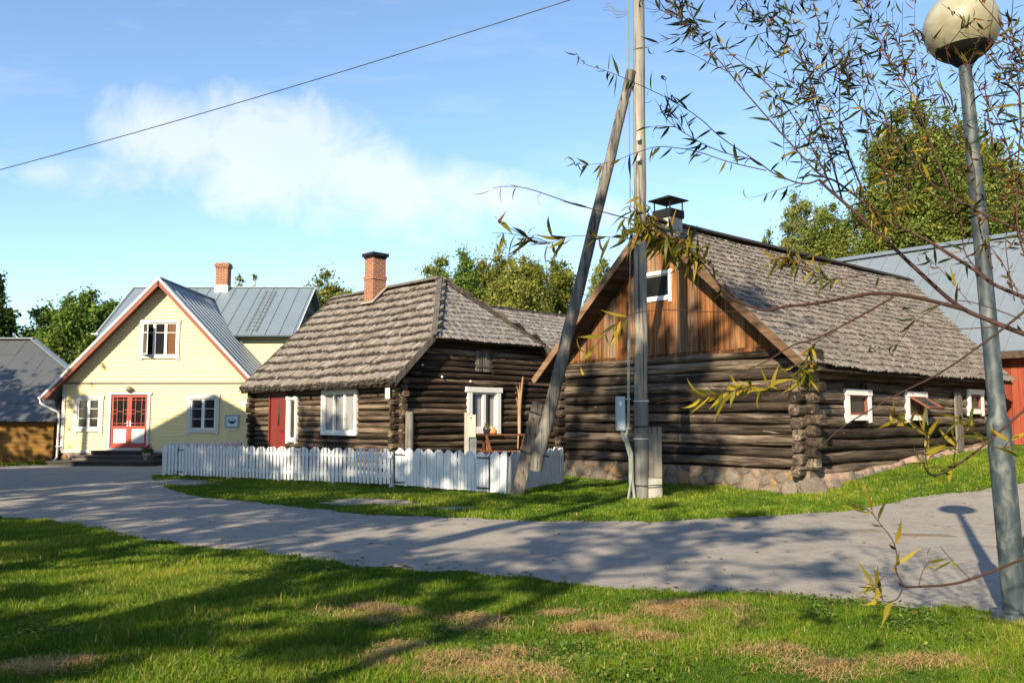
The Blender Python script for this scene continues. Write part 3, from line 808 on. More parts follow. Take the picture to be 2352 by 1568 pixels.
for i in range(int(vl / C_) + 1):     # thick ragged courses: three staggered layers at each butt
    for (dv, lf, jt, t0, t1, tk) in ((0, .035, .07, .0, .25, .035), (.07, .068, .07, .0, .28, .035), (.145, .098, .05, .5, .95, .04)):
        v0 = i * C_ + dv
        if v0 > vl - .08: continue
        lo, hi = ur(min(v0, vl)); u = lo - random.random() * .08
        while u < hi:
            w_ = random.uniform(.055, .12); a, b = max(u, lo), min(u + w_ - .006, hi); u += w_
            if b - a < .015: continue
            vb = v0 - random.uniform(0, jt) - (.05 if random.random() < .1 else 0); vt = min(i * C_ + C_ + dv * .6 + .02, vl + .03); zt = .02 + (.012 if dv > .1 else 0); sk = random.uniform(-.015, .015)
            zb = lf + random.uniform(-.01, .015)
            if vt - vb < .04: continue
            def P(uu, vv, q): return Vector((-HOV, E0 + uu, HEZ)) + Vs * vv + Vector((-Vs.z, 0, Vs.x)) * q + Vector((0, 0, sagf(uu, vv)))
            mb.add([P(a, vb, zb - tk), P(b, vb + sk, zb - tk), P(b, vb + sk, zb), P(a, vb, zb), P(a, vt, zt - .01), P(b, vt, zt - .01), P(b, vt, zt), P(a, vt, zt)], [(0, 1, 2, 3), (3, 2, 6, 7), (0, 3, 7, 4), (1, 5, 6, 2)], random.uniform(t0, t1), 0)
shingles(mb, (HW + HOV, E0, HEZ), (0, 1, 0), Vector((-Vs.x, 0, Vs.z)), ur, vl, .5, .25, .03, .05, 0, .04)
hl = math.hypot(HR - E0, HRZ - HVZ); Vg = Vector((0, HR - E0, HRZ - HVZ)) / hl; ww = HW + 2 * HOV - 2 * HU
shingles(mb, (-HOV + HU, E0, HVZ), (1, 0, 0), Vg, lambda v: (v / hl * ww / 2, ww - v / hl * ww / 2), hl, .235, .075, .026, .04, 2, .02, 1, lambda u, v: .012 * math.sin(u * 2.3 + v * 2))
# rear wing roof, ridge running away from the gable side
shingles(mb, (4.0, 1.2, 3.77), (1, 0, 0), (0, 1, .8), lambda v: (0, 7.1), 2.69, .235, .08, .026, .04, 2, .02)
slab(mb, [(4.0, 1.2, 3.76), (11.1, 1.2, 3.76), (11.1, 3.3, 5.44), (4.0, 3.3, 5.44)], .06, 1); slab(mb, [(4.0, 5.4, 3.76), (11.1, 5.4, 3.76), (11.1, 3.3, 5.44), (4.0, 3.3, 5.44)], .06, 1)
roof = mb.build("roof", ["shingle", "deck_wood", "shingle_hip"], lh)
for q in (((-HOV, E0 - .015, HEZ + .02), (-HOV + HU, E0 - .015, HVZ + .02), .03, .17, (-hs, 0, 1)), ((HW + HOV, E0 - .015, HEZ + .02), (HW + HOV - HU, E0 - .015, HVZ + .02), .03, .17, (hs, 0, 1)), ((-HOV, E1 + .015, HEZ + .02), (HW / 2, E1 + .015, HRZ + .02), .03, .17, (-hs, 0, 1))):
    mb = MB(); mb.beam(*q); mb.build("bargeboard", "grey_board", lh)
mb = MB()
for s in (1, -1):
    a = Vector((HW / 2 - s * (HW / 2 + HOV - HU), E0 - .02, HVZ + .09)); b = Vector((HW / 2, HR, HRZ + .11))
    mb.beam(a, b, .17, .025, (-s * .55, -.1, 1)); mb.beam(a + Vector((s * .15, .0, -.01)), b + Vector((s * .12, -.05, -.01)), .14, .025, (s * .1, -.65, 1))
mb.beam((HW / 2 - .07, HR - .03, HRZ + .09), (HW / 2 - .07, E1, HRZ + .07), .2, .025, (-.6, 0, 1)); mb.beam((HW / 2 + .07, HR - .03, HRZ + .09), (HW / 2 + .07, E1, HRZ + .07), .2, .025, (.6, 0, 1))
mb.beam((4.2, 3.3, 5.49), (11.1, 3.3, 5.49), .2, .04)
mb.build("ridge_board", "grey_board", roof)
mb = MB()   # rafter tails
for k in range(10):
    y = .3 + k * .85; mb.beam((-.36, y, HEZ - .03), (.4, y, HEZ + .62), .09, .1)
mb.build("rafter", "log_house_x", lh)
def sq2(mb, r, z0, z1, q=(2.72, 5.12)): mb.box((q[0] - r, q[1] - r, z0), (q[0] + r, q[1] + r, z1))
mb = MB(); sq2(mb, .26, 4.8, 6.2); sq2(mb, .285, 6.202, 6.33); sq2(mb, .25, 6.332, 6.93); ch = mb.build("chimney", "brick", lh)
mb = MB(); sq2(mb, .275, 6.932, 6.99); sq2(mb, .325, 6.992, 7.10); mb.build("cap", "lamp_black", ch)
mb = MB(); mb.beam((2.40, 4.76, 5.42), (2.40, 5.48, 5.42), .10, .03, (-.7, 0, 1)); mb.beam((2.42, 4.80, 5.45), (3.0, 4.80, 6.0), .08, .03, (-.7, 0, 1)); mb.build("flashing", "concrete", ch)
window(lh, Fh, *hw1, "white_paint", "white_paint", .10, .0, .09, 3, 1, .0, .04, .02, "dull_glass", .075, curtains=[(.05, .30), (.38, .62), (.70, .95)])
window(lh, Fh, *hw2, "white_paint", "white_paint", .10, .0, .09, 1, 1, .02, .03, .02, "dark_glass", .05)
window(lh, Fg, *hw3, "white_paint", "white_paint", .14, .0, .10, 2, 1, .06, .05, .02, "dull_glass", .11, curtains=[(.18, .42), (.62, .72), (.80, .95)])
mb = MB()
for k in range(5): Fbox(mb, Fh, hd[0] + .06 + k * .18, hd[0] + .06 + k * .18 + .175, -.02, .04, .18, 2.3)
dr = mb.build("door", "red_door", lh)
mb = MB(); Fbox(mb, Fh, 6.2, 6.3, .04, .046, 1.35, 2.12); mb.build("pane", "dark_glass", dr)
mb = MB(); mb.tube([Fh(5.95, .04, 1.2), Fh(5.95, .1, 1.2), Fh(6.07, .1, 1.2)], .012, 6); mb.build("handle", "black_iron", dr)
mb = MB(); frame_mb(mb, Fh, hd[0] - .04, hd[1] + .04, .1, 2.4, .07, -.03, .07); mb.build("door_frame", "red_door", lh)
mb = MB()
for k in range(5): Fbox(mb, Fg, hh[0] + .03 + k * .13, hh[0] + .03 + k * .13 + .124, -.02, .03, hh[2], hh[3])
Fbox(mb, Fg, hh[0] + .04, hh[1] - .04, .03, .05, 3.05, 3.11); mb.build("hatch", "grey_board", lh)
for (a, z_) in ((.65, 3.02), (1.35, 2.72), (2.4, 2.63)):
    mb = MB(); mb.lathe([(.0, .06), (.03, .055), (.035, .03), (.02, .0)], Fg(a, .03, z_), 8, None, 0, (0, -1, .2)); mb.build("wall_insulator", "porcelain", lh)
pl = thing("corner_number_plate", "small white number plate on the log house corner", "sign", (HK[0], HK[1], 0), HYAW)
mb = MB(); mb.hexa([Fh(p, d_, q) for q in (2.10, 2.40) for p, d_ in ((-.02, .285), (.17, .285), (.17, .30), (-.02, .30))])
mb.build("plate_board", "white_paint", pl)
text_mesh("numeral", "4", .15, "sign_frame", pl, Matrix.Translation(Fh(.075, .302, 2.245)) @ Matrix.Rotation(R(-90), 4, 'Z') @ Matrix.Rotation(R(90), 4, 'X'))

# ------------------------------------------------------------------ old barn (right)
bn = thing("log_barn", "dark log barn with plank gable and shingle roof on stone footing", "barn", (BK[0], BK[1], 0), BYAW)
BW, BL, BEZ, BRZ, BOX, BOY = 7.0, 10.2, 2.657, 6.265, .69, .463
bs = (BRZ - BEZ) / (BW / 2 + BOY)
Fb = lambda a, d, z: Vector((a, -d - .07, z)); Fbg = lambda a, d, z: Vector((-d - .07, a, z))
bw = [(1.50, 2.60, 1.53, 2.21), (4.40, 5.45, 1.53, 2.22), (8.05, 9.05, 1.70, 2.36)]
mb = MB(); logs(mb, 1, 0, 0, BW, .52, 3.1, .235, .125, (), .0, hf=.485, se=.8); mb.box((.02, .05, .3), (.05, BW - .05, 3.1), .1)
mb.build("gable_wall", "log_dark_y", bn)
mb = MB(); logs(mb, 0, 0, 0, BL, .36, 2.9, .255, .12, [(a + .03, b - .03, c + .02, d - .02) for a, b, c, d in bw], .0, hf=.485, se=.85); mb.box((.05, .03, .3), (BL, .06, 2.9), .1)
mb.build("long_wall", "log_long", bn)
for q in ((0, 0, -1, 0, .40, 2.9, .25, .35, .25, .36), (0, 0, 0, -1, .52, 3.0, .235, .5, .25, .42), (0, BW, -1, 0, .45, 2.8, .24, .35, .24, .34), (0, BW, 0, 1, .52, 3.0, .235, .5, .24, .3)):
    mb = MB(); log_ends(mb, *q); mb.build("corner_notch", "log_dark_x", bn)
mb = MB()
nb = 33
for k in range(nb):
    y0 = .02 + (BW - .04) * k / nb; y1 = y0 + (BW - .04) / nb - .007; ym = (y0 + y1) / 2
    zt = lambda y: BRZ - abs(y - BW / 2) * bs - .1
    d0 = random.uniform(-.01, .006)
    zb_ = 3.1 + random.uniform(-.015, .015)
    if min(zt(y0), zt(y1)) < zb_ + .04: continue
    segs = [(zb_, None)]
    if 3.30 < ym < 4.17: segs = [(zb_, 4.42), (5.1, None)]
    for (s, e) in segs:
        a, b = (e, e) if e else (zt(y0), zt(y1))
        p = [(-.10 + d0, y0, s), (-.10 + d0, y1, s), (-.075, y1, s), (-.075, y0, s), (-.10 + d0, y0, a), (-.10 + d0, y1, b), (-.075, y1, b), (-.075, y0, a)]
        mb.hexa(p)
mb.box((-.12, .0, 3.02), (-.06, BW, 3.10), .1)
mb.add([(-.05, 0.1, 3.0), (-.05, BW - .1, 3.0), (-.05, BW / 2, BRZ - .2)], [(0, 1, 2)], 0)
mb.build("gable_board", "board_gable", bn)
mb = MB(); mb.box((.05, BW - .1, .2), (BL, BW, 2.9)); mb.box((BL - .1, .1, .2), (BL, BW, 2.9)); mb.add([(BL - .05, 0, 2.9), (BL - .05, BW, 2.9), (BL - .05, BW / 2, 6.0)], [(0, 1, 2)]); mb.build("rear_wall", "deck_wood", bn)
# footing
mb = MB()
mb.box((-.14, -.18, -.4), (.3, BW + .1, .50), .5, 2)
for k in range(26):
    x0, x1 = BL * k / 26, BL * (k + 1) / 26
    def gt(x):
        wx = BK[0] + math.cos(BYAW) * x; wy = BK[1] + math.sin(BYAW) * x
        return max(.42, float(gz(wx, wy)) + .13 + .03 * math.sin(x * 3))
    mb.add([(x0, -.14, -.4), (x1, -.14, -.4), (x1, -.24, gt(x1) - .25), (x0, -.24, gt(x0) - .25), (x1, -.13, gt(x1)), (x0, -.13, gt(x0)), (x0, .1, gt(x0) + .02), (x1, .1, gt(x1) + .02)],
           [(0, 1, 2, 3), (3, 2, 4, 5), (5, 4, 7, 6)], .5, 0, True)
def rock(mb, c, r, nrm, tone=None, fl=.27):
    nrm = Vector(nrm).normalized(); e1 = nrm.cross(Vector((0, 0, 1))).normalized(); e2 = e1.cross(nrm)
    n = 11; ph = [random.uniform(.72, 1.2) for _ in range(n)]; asx = random.uniform(.8, 1.35); c = Vector(c)
    vs = []
    rings = ((1.0, -.2), (.97, .15), (.8, .32), (.45, .42))
    for (q, d) in rings:
        for k in range(n):
            a = 2 * math.pi * k / n
            vs.append(c + (e1 * math.cos(a) * asx + e2 * math.sin(a)) * r * q * ph[k] + nrm * (d * r * fl * 2 * random.uniform(.72, 1.25)))
    vs.append(c + nrm * r * fl * .88)
    fs = [(i * n + k, i * n + (k + 1) % n, (i + 1) * n + (k + 1) % n, (i + 1) * n + k) for i in range(3) for k in range(n)]
    fs += [(3 * n + k, 3 * n + (k + 1) % n, 4 * n) for k in range(n)]
    mb.add(vs, fs, random.random() if tone is None else tone, 1, True)
placed = []
for _ in range(1500):
    y = random.uniform(0, BW); z_ = random.uniform(-.12, .44); r = (.28, .23, .18, .13, .09, .065)[min(_ // 220, 5)] * random.uniform(.9, 1.1)
    if z_ + r * .8 > .5: continue
    if all(((y - a) * .85) ** 2 + ((z_ - b)) ** 2 > (.80 * (r + c)) ** 2 for a, b, c in placed):
        placed.append((y, z_, r)); rock(mb, (-.135, y, z_), r, (-1, random.uniform(-.1, .1), .1))
for k in range(14):
    x = random.uniform(.1, 7.5); wx = BK[0] + math.cos(BYAW) * x; wy = BK[1] + math.sin(BYAW) * x
    r = random.uniform(.07, .2) if x > 1.5 else .22
    rock(mb, (x, -.2, float(gz(wx, wy)) + random.uniform(-.04, .06)), r, (0, -1, .35), random.choice((.1, .2, .3, .5, .75, 1.0)))
rock(mb, (-.12, -.28, .14), .3, (-.6, -1, .3), .15); rock(mb, (.75, -.3, .12), .23, (-.2, -1, .4), .2); rock(mb, (-.3, .2, .1), .2, (-1, -.3, .3), .35)
mb.build("foundation", ["mortar", "stone", "mortar_dark"], bn)
# roof
vl = math.hypot(BW / 2 + BOY, BRZ - BEZ)
mb = MB()
ridge_end, eave_end = 13.1, 10.45
for s in (1, -1):
    ye = -BOY if s == 1 else BW + BOY
    slab(mb, [(-BOX, ye, BEZ - .11), (eave_end if s == 1 else 11, ye, BEZ - .11), (ridge_end, BW / 2, BRZ - .11), (-BOX, BW / 2, BRZ - .11)], .03, 1)
    for k in range(9):   # sheathing boards seen from below
        f = (k + .5) / 9; yy = ye + (BW / 2 - ye) * f; zz = BEZ + (BRZ - BEZ) * f - .165
        mb.beam((-BOX + .02, yy, zz), (.3, yy, zz), .2, .03, (0, -s * bs, 1), None, 1)
sagb = lambda u, v: -.07 * math.sin(math.pi * min(max(u / 12, 0), 1)) + .015 * math.sin(u * 1.7 + v) + .01 * math.sin(u * 4.1 - v * 2)
Vb = Vector((0, BW / 2 + BOY, BRZ - BEZ)) / vl
shingles(mb, (-BOX, -BOY, BEZ), (1, 0, 0), Vb, lambda v: (0, eave_end + BOX + (ridge_end - eave_end) * (v / vl) ** 1.3), vl, .235, .08, .028, .045, 0, .024, 1, sagb)
shingles(mb, (-BOX, BW + BOY, BEZ), (1, 0, 0), Vector((0, -Vb.y, Vb.z)), lambda v: (0, 11 + BOX), vl, .4, .25, .02, .03, 0, .02, 1, sagb)
roof = mb.build("roof", ["shingle_barn", "deck_wood"], bn)
mb = MB(); mb.beam((-BOX - .02, BW / 2 - .08, BRZ + .05), (ridge_end, BW / 2 - .08, BRZ + .04), .22, .03, (0, -.7, 1)); mb.beam((-BOX - .02, BW / 2 + .08, BRZ + .05), (ridge_end, BW / 2 + .08, BRZ + .04), .22, .03, (0, .7, 1)); mb.build("ridge_board", "deck_wood", roof)
for s in (1, -1):
    mb = MB(); ye = -BOY - .04 if s == 1 else BW + BOY + .04
    mb.beam((-BOX - .03, ye, BEZ - .10), (-BOX - .03, BW / 2, BRZ - .06), .035, .17, (0, -s * bs, 1)); mb.build("bargeboard", "verge_board", bn)
mb = MB()
for s in (1, -1):
    ye = -.2 if s == 1 else BW + .2; yi = .3 if s == 1 else BW - .3
    for k in range(11):
        mb = MB(); mb.beam((.35 + k * .95, ye, BEZ + .02), (.35 + k * .95, yi, BEZ + .02 + .5 * bs), .1, .12); mb.build("rafter", "log_dark_x", bn)
# barn chimney with sheet metal hood
CX, CY = .10, BW / 2
def sqb(mb, r, z0, z1): mb.box((CX - r, CY - r, z0), (CX + r, CY + r, z1))
mb = MB(); sqb(mb, .235, 5.8, 6.40); ch = mb.build("chimney", "concrete", bn)
mb = MB(); sqb(mb, .27, 6.402, 6.60); mb.build("chimney_band", "lamp_black", ch)
mb = MB()
for x in (-.25, .225):
    for y in (-.25, .225): mb.box((CX + x, CY + y, 6.602), (CX + x + .025, CY + y + .025, 6.86))
r = .35
lo = [(CX + a * r, CY + b * r) for a, b in ((-1, -1), (1, -1), (1, 1), (-1, 1))]
mb.add([(*p, 6.86) for p in lo] + [(CX, CY, 7.0)] + [(*p, 6.835) for p in lo], [(0, 1, 4), (1, 2, 4), (2, 3, 4), (3, 0, 4), (8, 7, 6, 5), (0, 5, 6, 1), (1, 6, 7, 2), (2, 7, 8, 3), (3, 8, 5, 0)])
mb.build("hood", "lamp_black", ch)
# barn windows
window(bn, Fbg, 3.28, 4.19, 4.40, 5.12, "white_paint", "white_paint", .085, .02, .06, 1, 1, .02, .03, .02, "dark_glass")
for i, (a, b, c, d) in enumerate(bw):
    w_ = window(bn, Fb, a, b, c, d, "white_paint", "sash_brown", .12 if i < 2 else .13, .03, .11, 1, 1, .03, .05, .02, "dusty_glass")
    if i == 1:
        fo = lambda p, e, q: Vector((a + .12 + p, -.19 - q * math.sin(R(58)) - e * math.cos(R(58)), d - .13 - q * math.cos(R(58)) + e * math.sin(R(58))))
        mb = MB(); frame_mb(mb, fo, 0, b - a - .24, 0, .52, .055, -.02, .02); mb.build("open_sash", "sash_brown", w_)
        mb = MB(); mb.add([fo(.03, 0, .03), fo(b - a - .27, 0, .03), fo(b - a - .27, 0, .49), fo(.03, 0, .49)], [(0, 1, 2, 3)]); mb.build("open_pane", "dull_glass", w_)
lp = thing("leaning_plank", "short weathered plank upright against the barn wall beside the last window", "plank", (BK[0], BK[1], 0), BYAW)
mb = MB(); Fbox(mb, Fb, 7.1, 7.52, .09, .13, .72, 2.25); mb.build("board", "grey_board", lp)

# ------------------------------------------------------------------ red building behind the barn
rb = thing("red_shed", "red plank shed with pale grey tin roof behind the log barn", "shed", (BK[0], BK[1], 0), BYAW)
mb = MB()
for k in range(150):
    y = -8 + k * .19
    mb.box((11.58 + random.uniform(-.004, .004), y, .2), (11.62, y + .18, 3.65))
mb.box((11.65, -8, .2), (19.4, 20.4, 3.6), .4)
mb.build("wall", "red_plank", rb)
mb = MB(); slab(mb, [(11.1, -8.5, 3.55), (11.1, 21, 3.55), (15.5, 21, 7.8), (15.5, -8.5, 7.8)], .06); slab(mb, [(19.9, -8.5, 3.55), (19.9, 21, 3.55), (15.5, 21, 7.8), (15.5, -8.5, 7.8)], .06)
for k in range(50):
    y = -8.3 + k * .59; mb.beam((11.1, y, 3.575), (15.5, y, 7.825), .03, .03, tone=.3)
mb.beam((15.46, -8.5, 7.83), (15.46, 21, 7.83), .4, .03, (-.5, 0, 1), .9)
mb.build("roof", "tin_roof_pale", rb)
mb = MB(); mb.box((11.12, -8.5, 3.33), (11.15, 21, 3.52)); mb.build("fascia", "deck_wood", rb)
mb = MB(); mb.add([(11.2, -8, 3.5), (11.6, -8, 3.5), (11.6, 21, 3.5), (11.2, 21, 3.5)], [(0, 1, 2, 3)]); mb.build("soffit", "deck_wood", rb)
mb = MB()
for k in range(8): mb.box((11.5, -2.65 + k * .17, .72), (11.57, -2.65 + k * .17 + .16, 3.1))
mb.build("shed_door", "pole_wood", rb)

# ------------------------------------------------------------------ low barn at the left edge
ob = thing("slate_barn", "low ochre plank barn with dark half hipped roof and pale ridge", "barn", (-18.4, 33.2, 0))
mb = MB()
for k in range(12):
    z_ = -.3 + k * .155; mb.box((-9.5, .3 + random.uniform(-.004, .004), z_), (.5, .36, z_ + .148))
mb.box((-9.5, .37, -.3), (.45, 7.0, 1.5), .3); mb.build("wall", "ochre_plank", ob)
mb = MB()
ez, rz_, ry_ = 1.50, 5.03, 4.0
pk = (0.0, 1.45, 1.5 + 1.45 * .8825)
slab(mb, [(-9.8, 0, ez), (.7, 0, ez), (.5, 2.0, ez + 2.0 * .8825), (-2.6, ry_, rz_), (-9.8, ry_, rz_)], .08)
slab(mb, [(-9.8, 8, ez), (-2.8, 8, ez), (-2.8, ry_, rz_ - .03), (-9.8, ry_, rz_ - .03)], .08)
for k in range(5):
    f = k / 5; y = ry_ * f; zz = ez + (rz_ - ez) * f
    for j in range(13):
        x = -9.8 + j * .78
        yb = ry_ * (f + .21); x1 = min(x + .77, .6 if yb <= 2 else .45 - (yb - 2) / 2 * 3.1)
        if x1 - x < .2: continue
        n_ = Vector((0, -.66, .75)); o = n_ * random.uniform(.012, .03)
        yb = ry_ * (f + .21); zb_ = ez + (rz_ - ez) * (f + .21)
        slab(mb, [Vector((x, y - .04, zz - .035)) + o, Vector((x1, y - .04, zz - .035)) + o, Vector((x1, yb, zb_)) + n_ * .008, Vector((x, yb, zb_)) + n_ * .008], .008, 0, None)
mb.build("roof", "felt_roof", ob)
mb = MB(); mb.beam((-9.8, ry_, rz_ + .05), (-2.5, ry_, rz_ + .05), .34, .05); mb.beam((-2.6, ry_, rz_ + .06), (.52, 2.0, ez + 1.8 + .03), .26, .05); mb.build("ridge_cap", "tin_roof_pale", ob)
mb = MB(); slab(mb, [(-5.2, -.02, ez + .05), (-2.55, -.02, ez + .05), (-3.2, .75, ez + .75), (-5.2, .75, ez + .75)], .02); mb.build("roof_patch", "tin_roof_pale", ob)

# ------------------------------------------------------------------ picket fence
def fence(name, label, cat, p0, p1, n, wid, h, zlift=0.07, group=None, posts=(0, 1), base_z=None, drop=0.0):
    p0 = Vector((*p0, 0)); p1 = Vector((*p1, 0)); L = (p1 - p0).length
    yaw = math.atan2(p1.y - p0.y, p1.x - p0.x)
    z0 = float(gz(p0.x, p0.y)); z1 = float(gz(p1.x, p1.y))
    t = thing(name, label, cat, (p0.x, p0.y, z0), yaw, group)
    zz = lambda x: (z1 - z0) * x / L
    mb = MB(); sp = L / n
    for k in range(n):
        x = k * sp + (sp - wid) / 2; j = k % 3
        zb = zz(x) + zlift + random.uniform(-.012, .012); top = zz(x) + zlift + h + random.uniform(-.014, .014)
        lo = top - .075
        a, b = (lo, top) if j == 0 else ((top, top) if j == 1 else (top, lo))
        y0 = -.012 + random.uniform(-.003, .003); y1 = y0 - .02; ln = random.gauss(0, .009)
        mb.hexa([(x, y1, zb), (x + wid, y1, zb), (x + wid, y0, zb), (x, y0, zb), (x + ln, y1, a), (x + wid + ln, y1, b), (x + wid + ln, y0, b), (x + ln, y0, a)])
    mb.build("picket_panel", "fence_white", t)
    for zr in (.22, .66):
        mb = MB(); mb.hexa([(0.0, -.008, zr), (L, -.008, zr + z1 - z0), (L, .035, zr + z1 - z0), (0.0, .035, zr), (0.0, -.008, zr + .075), (L, -.008, zr + .075 + z1 - z0), (L, .035, zr + .075 + z1 - z0), (0.0, .035, zr + .075)])
        mb.build("rail", "fence_white", t)
    for f in posts:
        x = .05 + (L - .1) * f; mb = MB(); mb.box((x - .045, .04, -.3 + zz(x)), (x + .045, .13, .80 + zz(x)), jit=.003); mb.build("post", "fence_white", t)
    return t, L
FL, FG, FC, FR = (-9.42, 23.35), (-2.70, 19.66), (-.10, 17.50), (1.22, 20.75)
def lerp2(a, b, f): return (a[0] + (b[0] - a[0]) * f, a[1] + (b[1] - a[1]) * f)
f0, L0 = fence("picket_fence", "long white picket fence along the grass before the log house", "fence", lerp2(FL, FG, .075), lerp2(FL, FG, .992), 60, .079, .80, posts=(0, .25, .5, .75, 1))
f1, L1 = fence("picket_gate", "narrow white picket gate with black hinges at the yellow house end", "gate", FL, lerp2(FL, FG, .072), 4, .08, .80, posts=())
f2, L2 = fence("picket_gate", "wide white picket gate with dappled light beside the leaning brace pole", "gate", lerp2(FG, FC, .02), lerp2(FG, FC, .87), 28, .088, .82, posts=())
f3, L3 = fence("picket_fence", "short white picket fence piece holding the wide gate's right hinge", "fence", lerp2(FG, FC, .875), FC, 5, .082, .84, posts=(0, 1))
f4, L4 = fence("picket_fence", "white picket fence running from the brace pole to the barn's stone footing", "fence", lerp2(FC, FR, .03), FR, 27, .09, .82, posts=(0, .5, 1))
f5, L5 = fence("picket_fence", "white picket fence seen behind, running back beside the yellow house", "fence", lerp2(FL, (-8.85, 28.1), .02), (-8.85, 28.1), 34, .085, .84, posts=(0, .5, 1))
def hinges(t, L, right):
    x = L - .01 if right else .01; s = -1 if right else 1
    for z_ in (.75, .13):
        mb = MB(); mb.box((min(x, x + s * .34), -.043, z_ - .014), (max(x, x + s * .34), -.0345, z_ + .014)); mb.lathe([(.013, -.04), (.013, .04)], (x, -.045, z_), 8)
        mb.build("hinge", "black_iron", t)
    mb = MB(); mb.box((x - .012, -.046, .15), (x + .012, -.036, .74)); mb.build("strap", "black_iron", t)
hinges(f2, L2, False); hinges(f2, L2, True)
for z_ in (.73, .14):
    mb = MB(); mb.box((L1 - .02, -.043, z_ - .012), (L1 + .22, -.0345, z_ + .012)); mb.box((L1 + .0, -.044, z_ - .06), (L1 + .035, -.0345, z_ + .06)); mb.build("hinge", "black_iron", f1)

# ------------------------------------------------------------------ poles, lamp, boxes
def ring(mb, c, r, ax=(0, 0, 1), th=.012):
    ax = Vector(ax).normalized(); e1 = ax.cross(Vector((.2, 1, .1))).normalized(); e2 = ax.cross(e1); c = Vector(c)
    mb.tube([c + (e1 * math.cos(a) + e2 * math.sin(a)) * r for a in [k * math.pi / 9 for k in range(19)]], th, 5, False)
def rough_pole(mb, a, b, r0, r1, n=14, m=16):
    a = Vector(a); b = Vector(b); pts = []; rad = []
    for k in range(m + 1):
        f = k / m; p = a.lerp(b, f) + Vector((random.uniform(-.008, .008), random.uniform(-.008, .008), 0)); pts.append(p); rad.append((r0 + (r1 - r0) * f) * random.uniform(.985, 1.015))
    mb.tube(pts, rad, n)
pb = gnd(1474, 1147); pt = at(1466, -130, pb.y + .05)
pole = thing("utility_pole", "tall weathered wooden utility pole strapped to a stub post before the barn", "pole", pb)
ax_ = (pt - pb)
mb = MB(); rough_pole(mb, (0, 0, -.3), ax_ * .93 if False else ax_, .138, .112); mb.build("shaft", "pole_wood", pole)
mb = MB(); e = ax_.normalized(); mb.tube([e * .02, e * 1.95], [.1405, .139], 18); mb.build("tarred_sleeve", "tarred_wood", pole)
mb = MB()
for h_ in (1.18, 1.92): ring(mb, e * h_, .146, (0, 0, 1), .012)
mb.build("steel_band", "zinc_edge", pole)
mb = MB()
for h_ in (.28, 1.42): 
    ring(mb, e * h_ + Vector((.13, 0, 0)), .02, (0, 0, 1), .001)
    pts = [Vector((-.15, -.02, h_)), Vector((-.1, -.125, h_)), Vector((0.02, -.155, h_)), Vector((.2, -.16, h_ + .01)), Vector((.36, -.14, h_ + .01)), Vector((.42, 0, h_ + .01)), Vector((.3, .15, h_)), Vector((0, .155, h_)), Vector((-.13, .08, h_)), Vector((-.15, -.02, h_))]
    mb.tube(pts, .011, 5, False)
mb.build("wire_lashing", "black_iron", pole)
for py_ in (325, 372):
    q = at(1466, py_, pb.y - .12) - pb; mb = MB()
    mb.tube([q + Vector((0, .1, 0)), q + Vector((0, 0, .0)), q + Vector((.0, -.02, .03))], .012, 6); mb.lathe([(.0, .0), (.035, .0), (.045, .03), (.03, .05), (.045, .08), (.03, .11), (0, .12)], q + Vector((0, -.04, 0)), 12); mb.build("insulator", "porcelain", pole)
sb = gnd(1503, 1146)
stub = thing("stub_post", "short squared concrete-footed timber stub lashed beside the utility pole", "post", (sb.x + .0, sb.y, sb.z))
mb = MB(); mb.box((-.125, -.11, .42), (.135, .12, 1.42), jit=.012); mb.build("timber", "grey_board", stub)
mb = MB(); mb.box((-.127, -.112, -.3), (.137, .122, .415), jit=.01); mb.build("footing", "concrete", stub)
# brace pole and its stump
ba = at(1229, 1080, 17.15); bb = at(1452, 163, pb.y - .02) + Vector((-.02, 0, 0))
br = thing("brace_pole", "slanting grey brace pole leaning up against the utility pole", "pole", ba)
mb = MB(); rough_pole(mb, (0, 0, 0), bb - ba, .138, .098, 14, 18); mb.build("shaft", "pole_wood", br)
sa = gnd(1187, 1139); se = at(1236, 925, 17.28)
stp = thing("brace_stump", "leaning timber stump wired to the foot of the brace pole", "post", sa)
mb = MB(); d = (se - sa); mb.beam(-d * .08, d, .24, .2, (0, -1, 0)); mb.build("timber", "grey_board", stp)
mb = MB()
for f in (.48, .9):
    c = sa + d * f - sa; axd = d.normalized(); e1 = Vector((1, 0, -axd.x / max(axd.z, .1))).normalized()
    pts = [c + e1 * u + Vector((0, w, 0)) for u, w in ((-.15, -.1), (-.1, -.16), (.3, -.19), (.44, -.13), (.46, .05), (.35, .16), (-.1, .15), (-.15, .05), (-.15, -.1))]
    mb.tube(pts, .012, 5, False)
mb.build("wire_lashing", "black_iron", stp)
# overhead wire
wa = at(1310, 0, 17.6); wb = at(0, 390, 22.0); dw = wb - wa
mb = MB(); pts = []
for k in range(60):
    f = -dw.x and (k / 40 * 1.09 - .09); p = wa + dw * f; p.z -= .10 * 4 * (.25 - (f - .5) ** 2); pts.append(p)
mb.tube(pts, .011, 5); ow = tag(mb.build("overhead_wire", "black_iron"), "thin black overhead wire crossing the sky from the utility pole", "wire")
# a distant pole outside the picture that carries the wire's other end
ep = pts[-1]; dp = thing("utility_pole", "plain wooden pole beyond the left edge carrying the wire's far end", "pole", (ep.x, ep.y, float(gz(ep.x, ep.y))))
mb = MB(); rough_pole(mb, (0, 0, -.3), (0, 0, ep.z - float(gz(ep.x, ep.y)) + .3), .14, .11); mb.build("shaft", "pole_wood", dp)
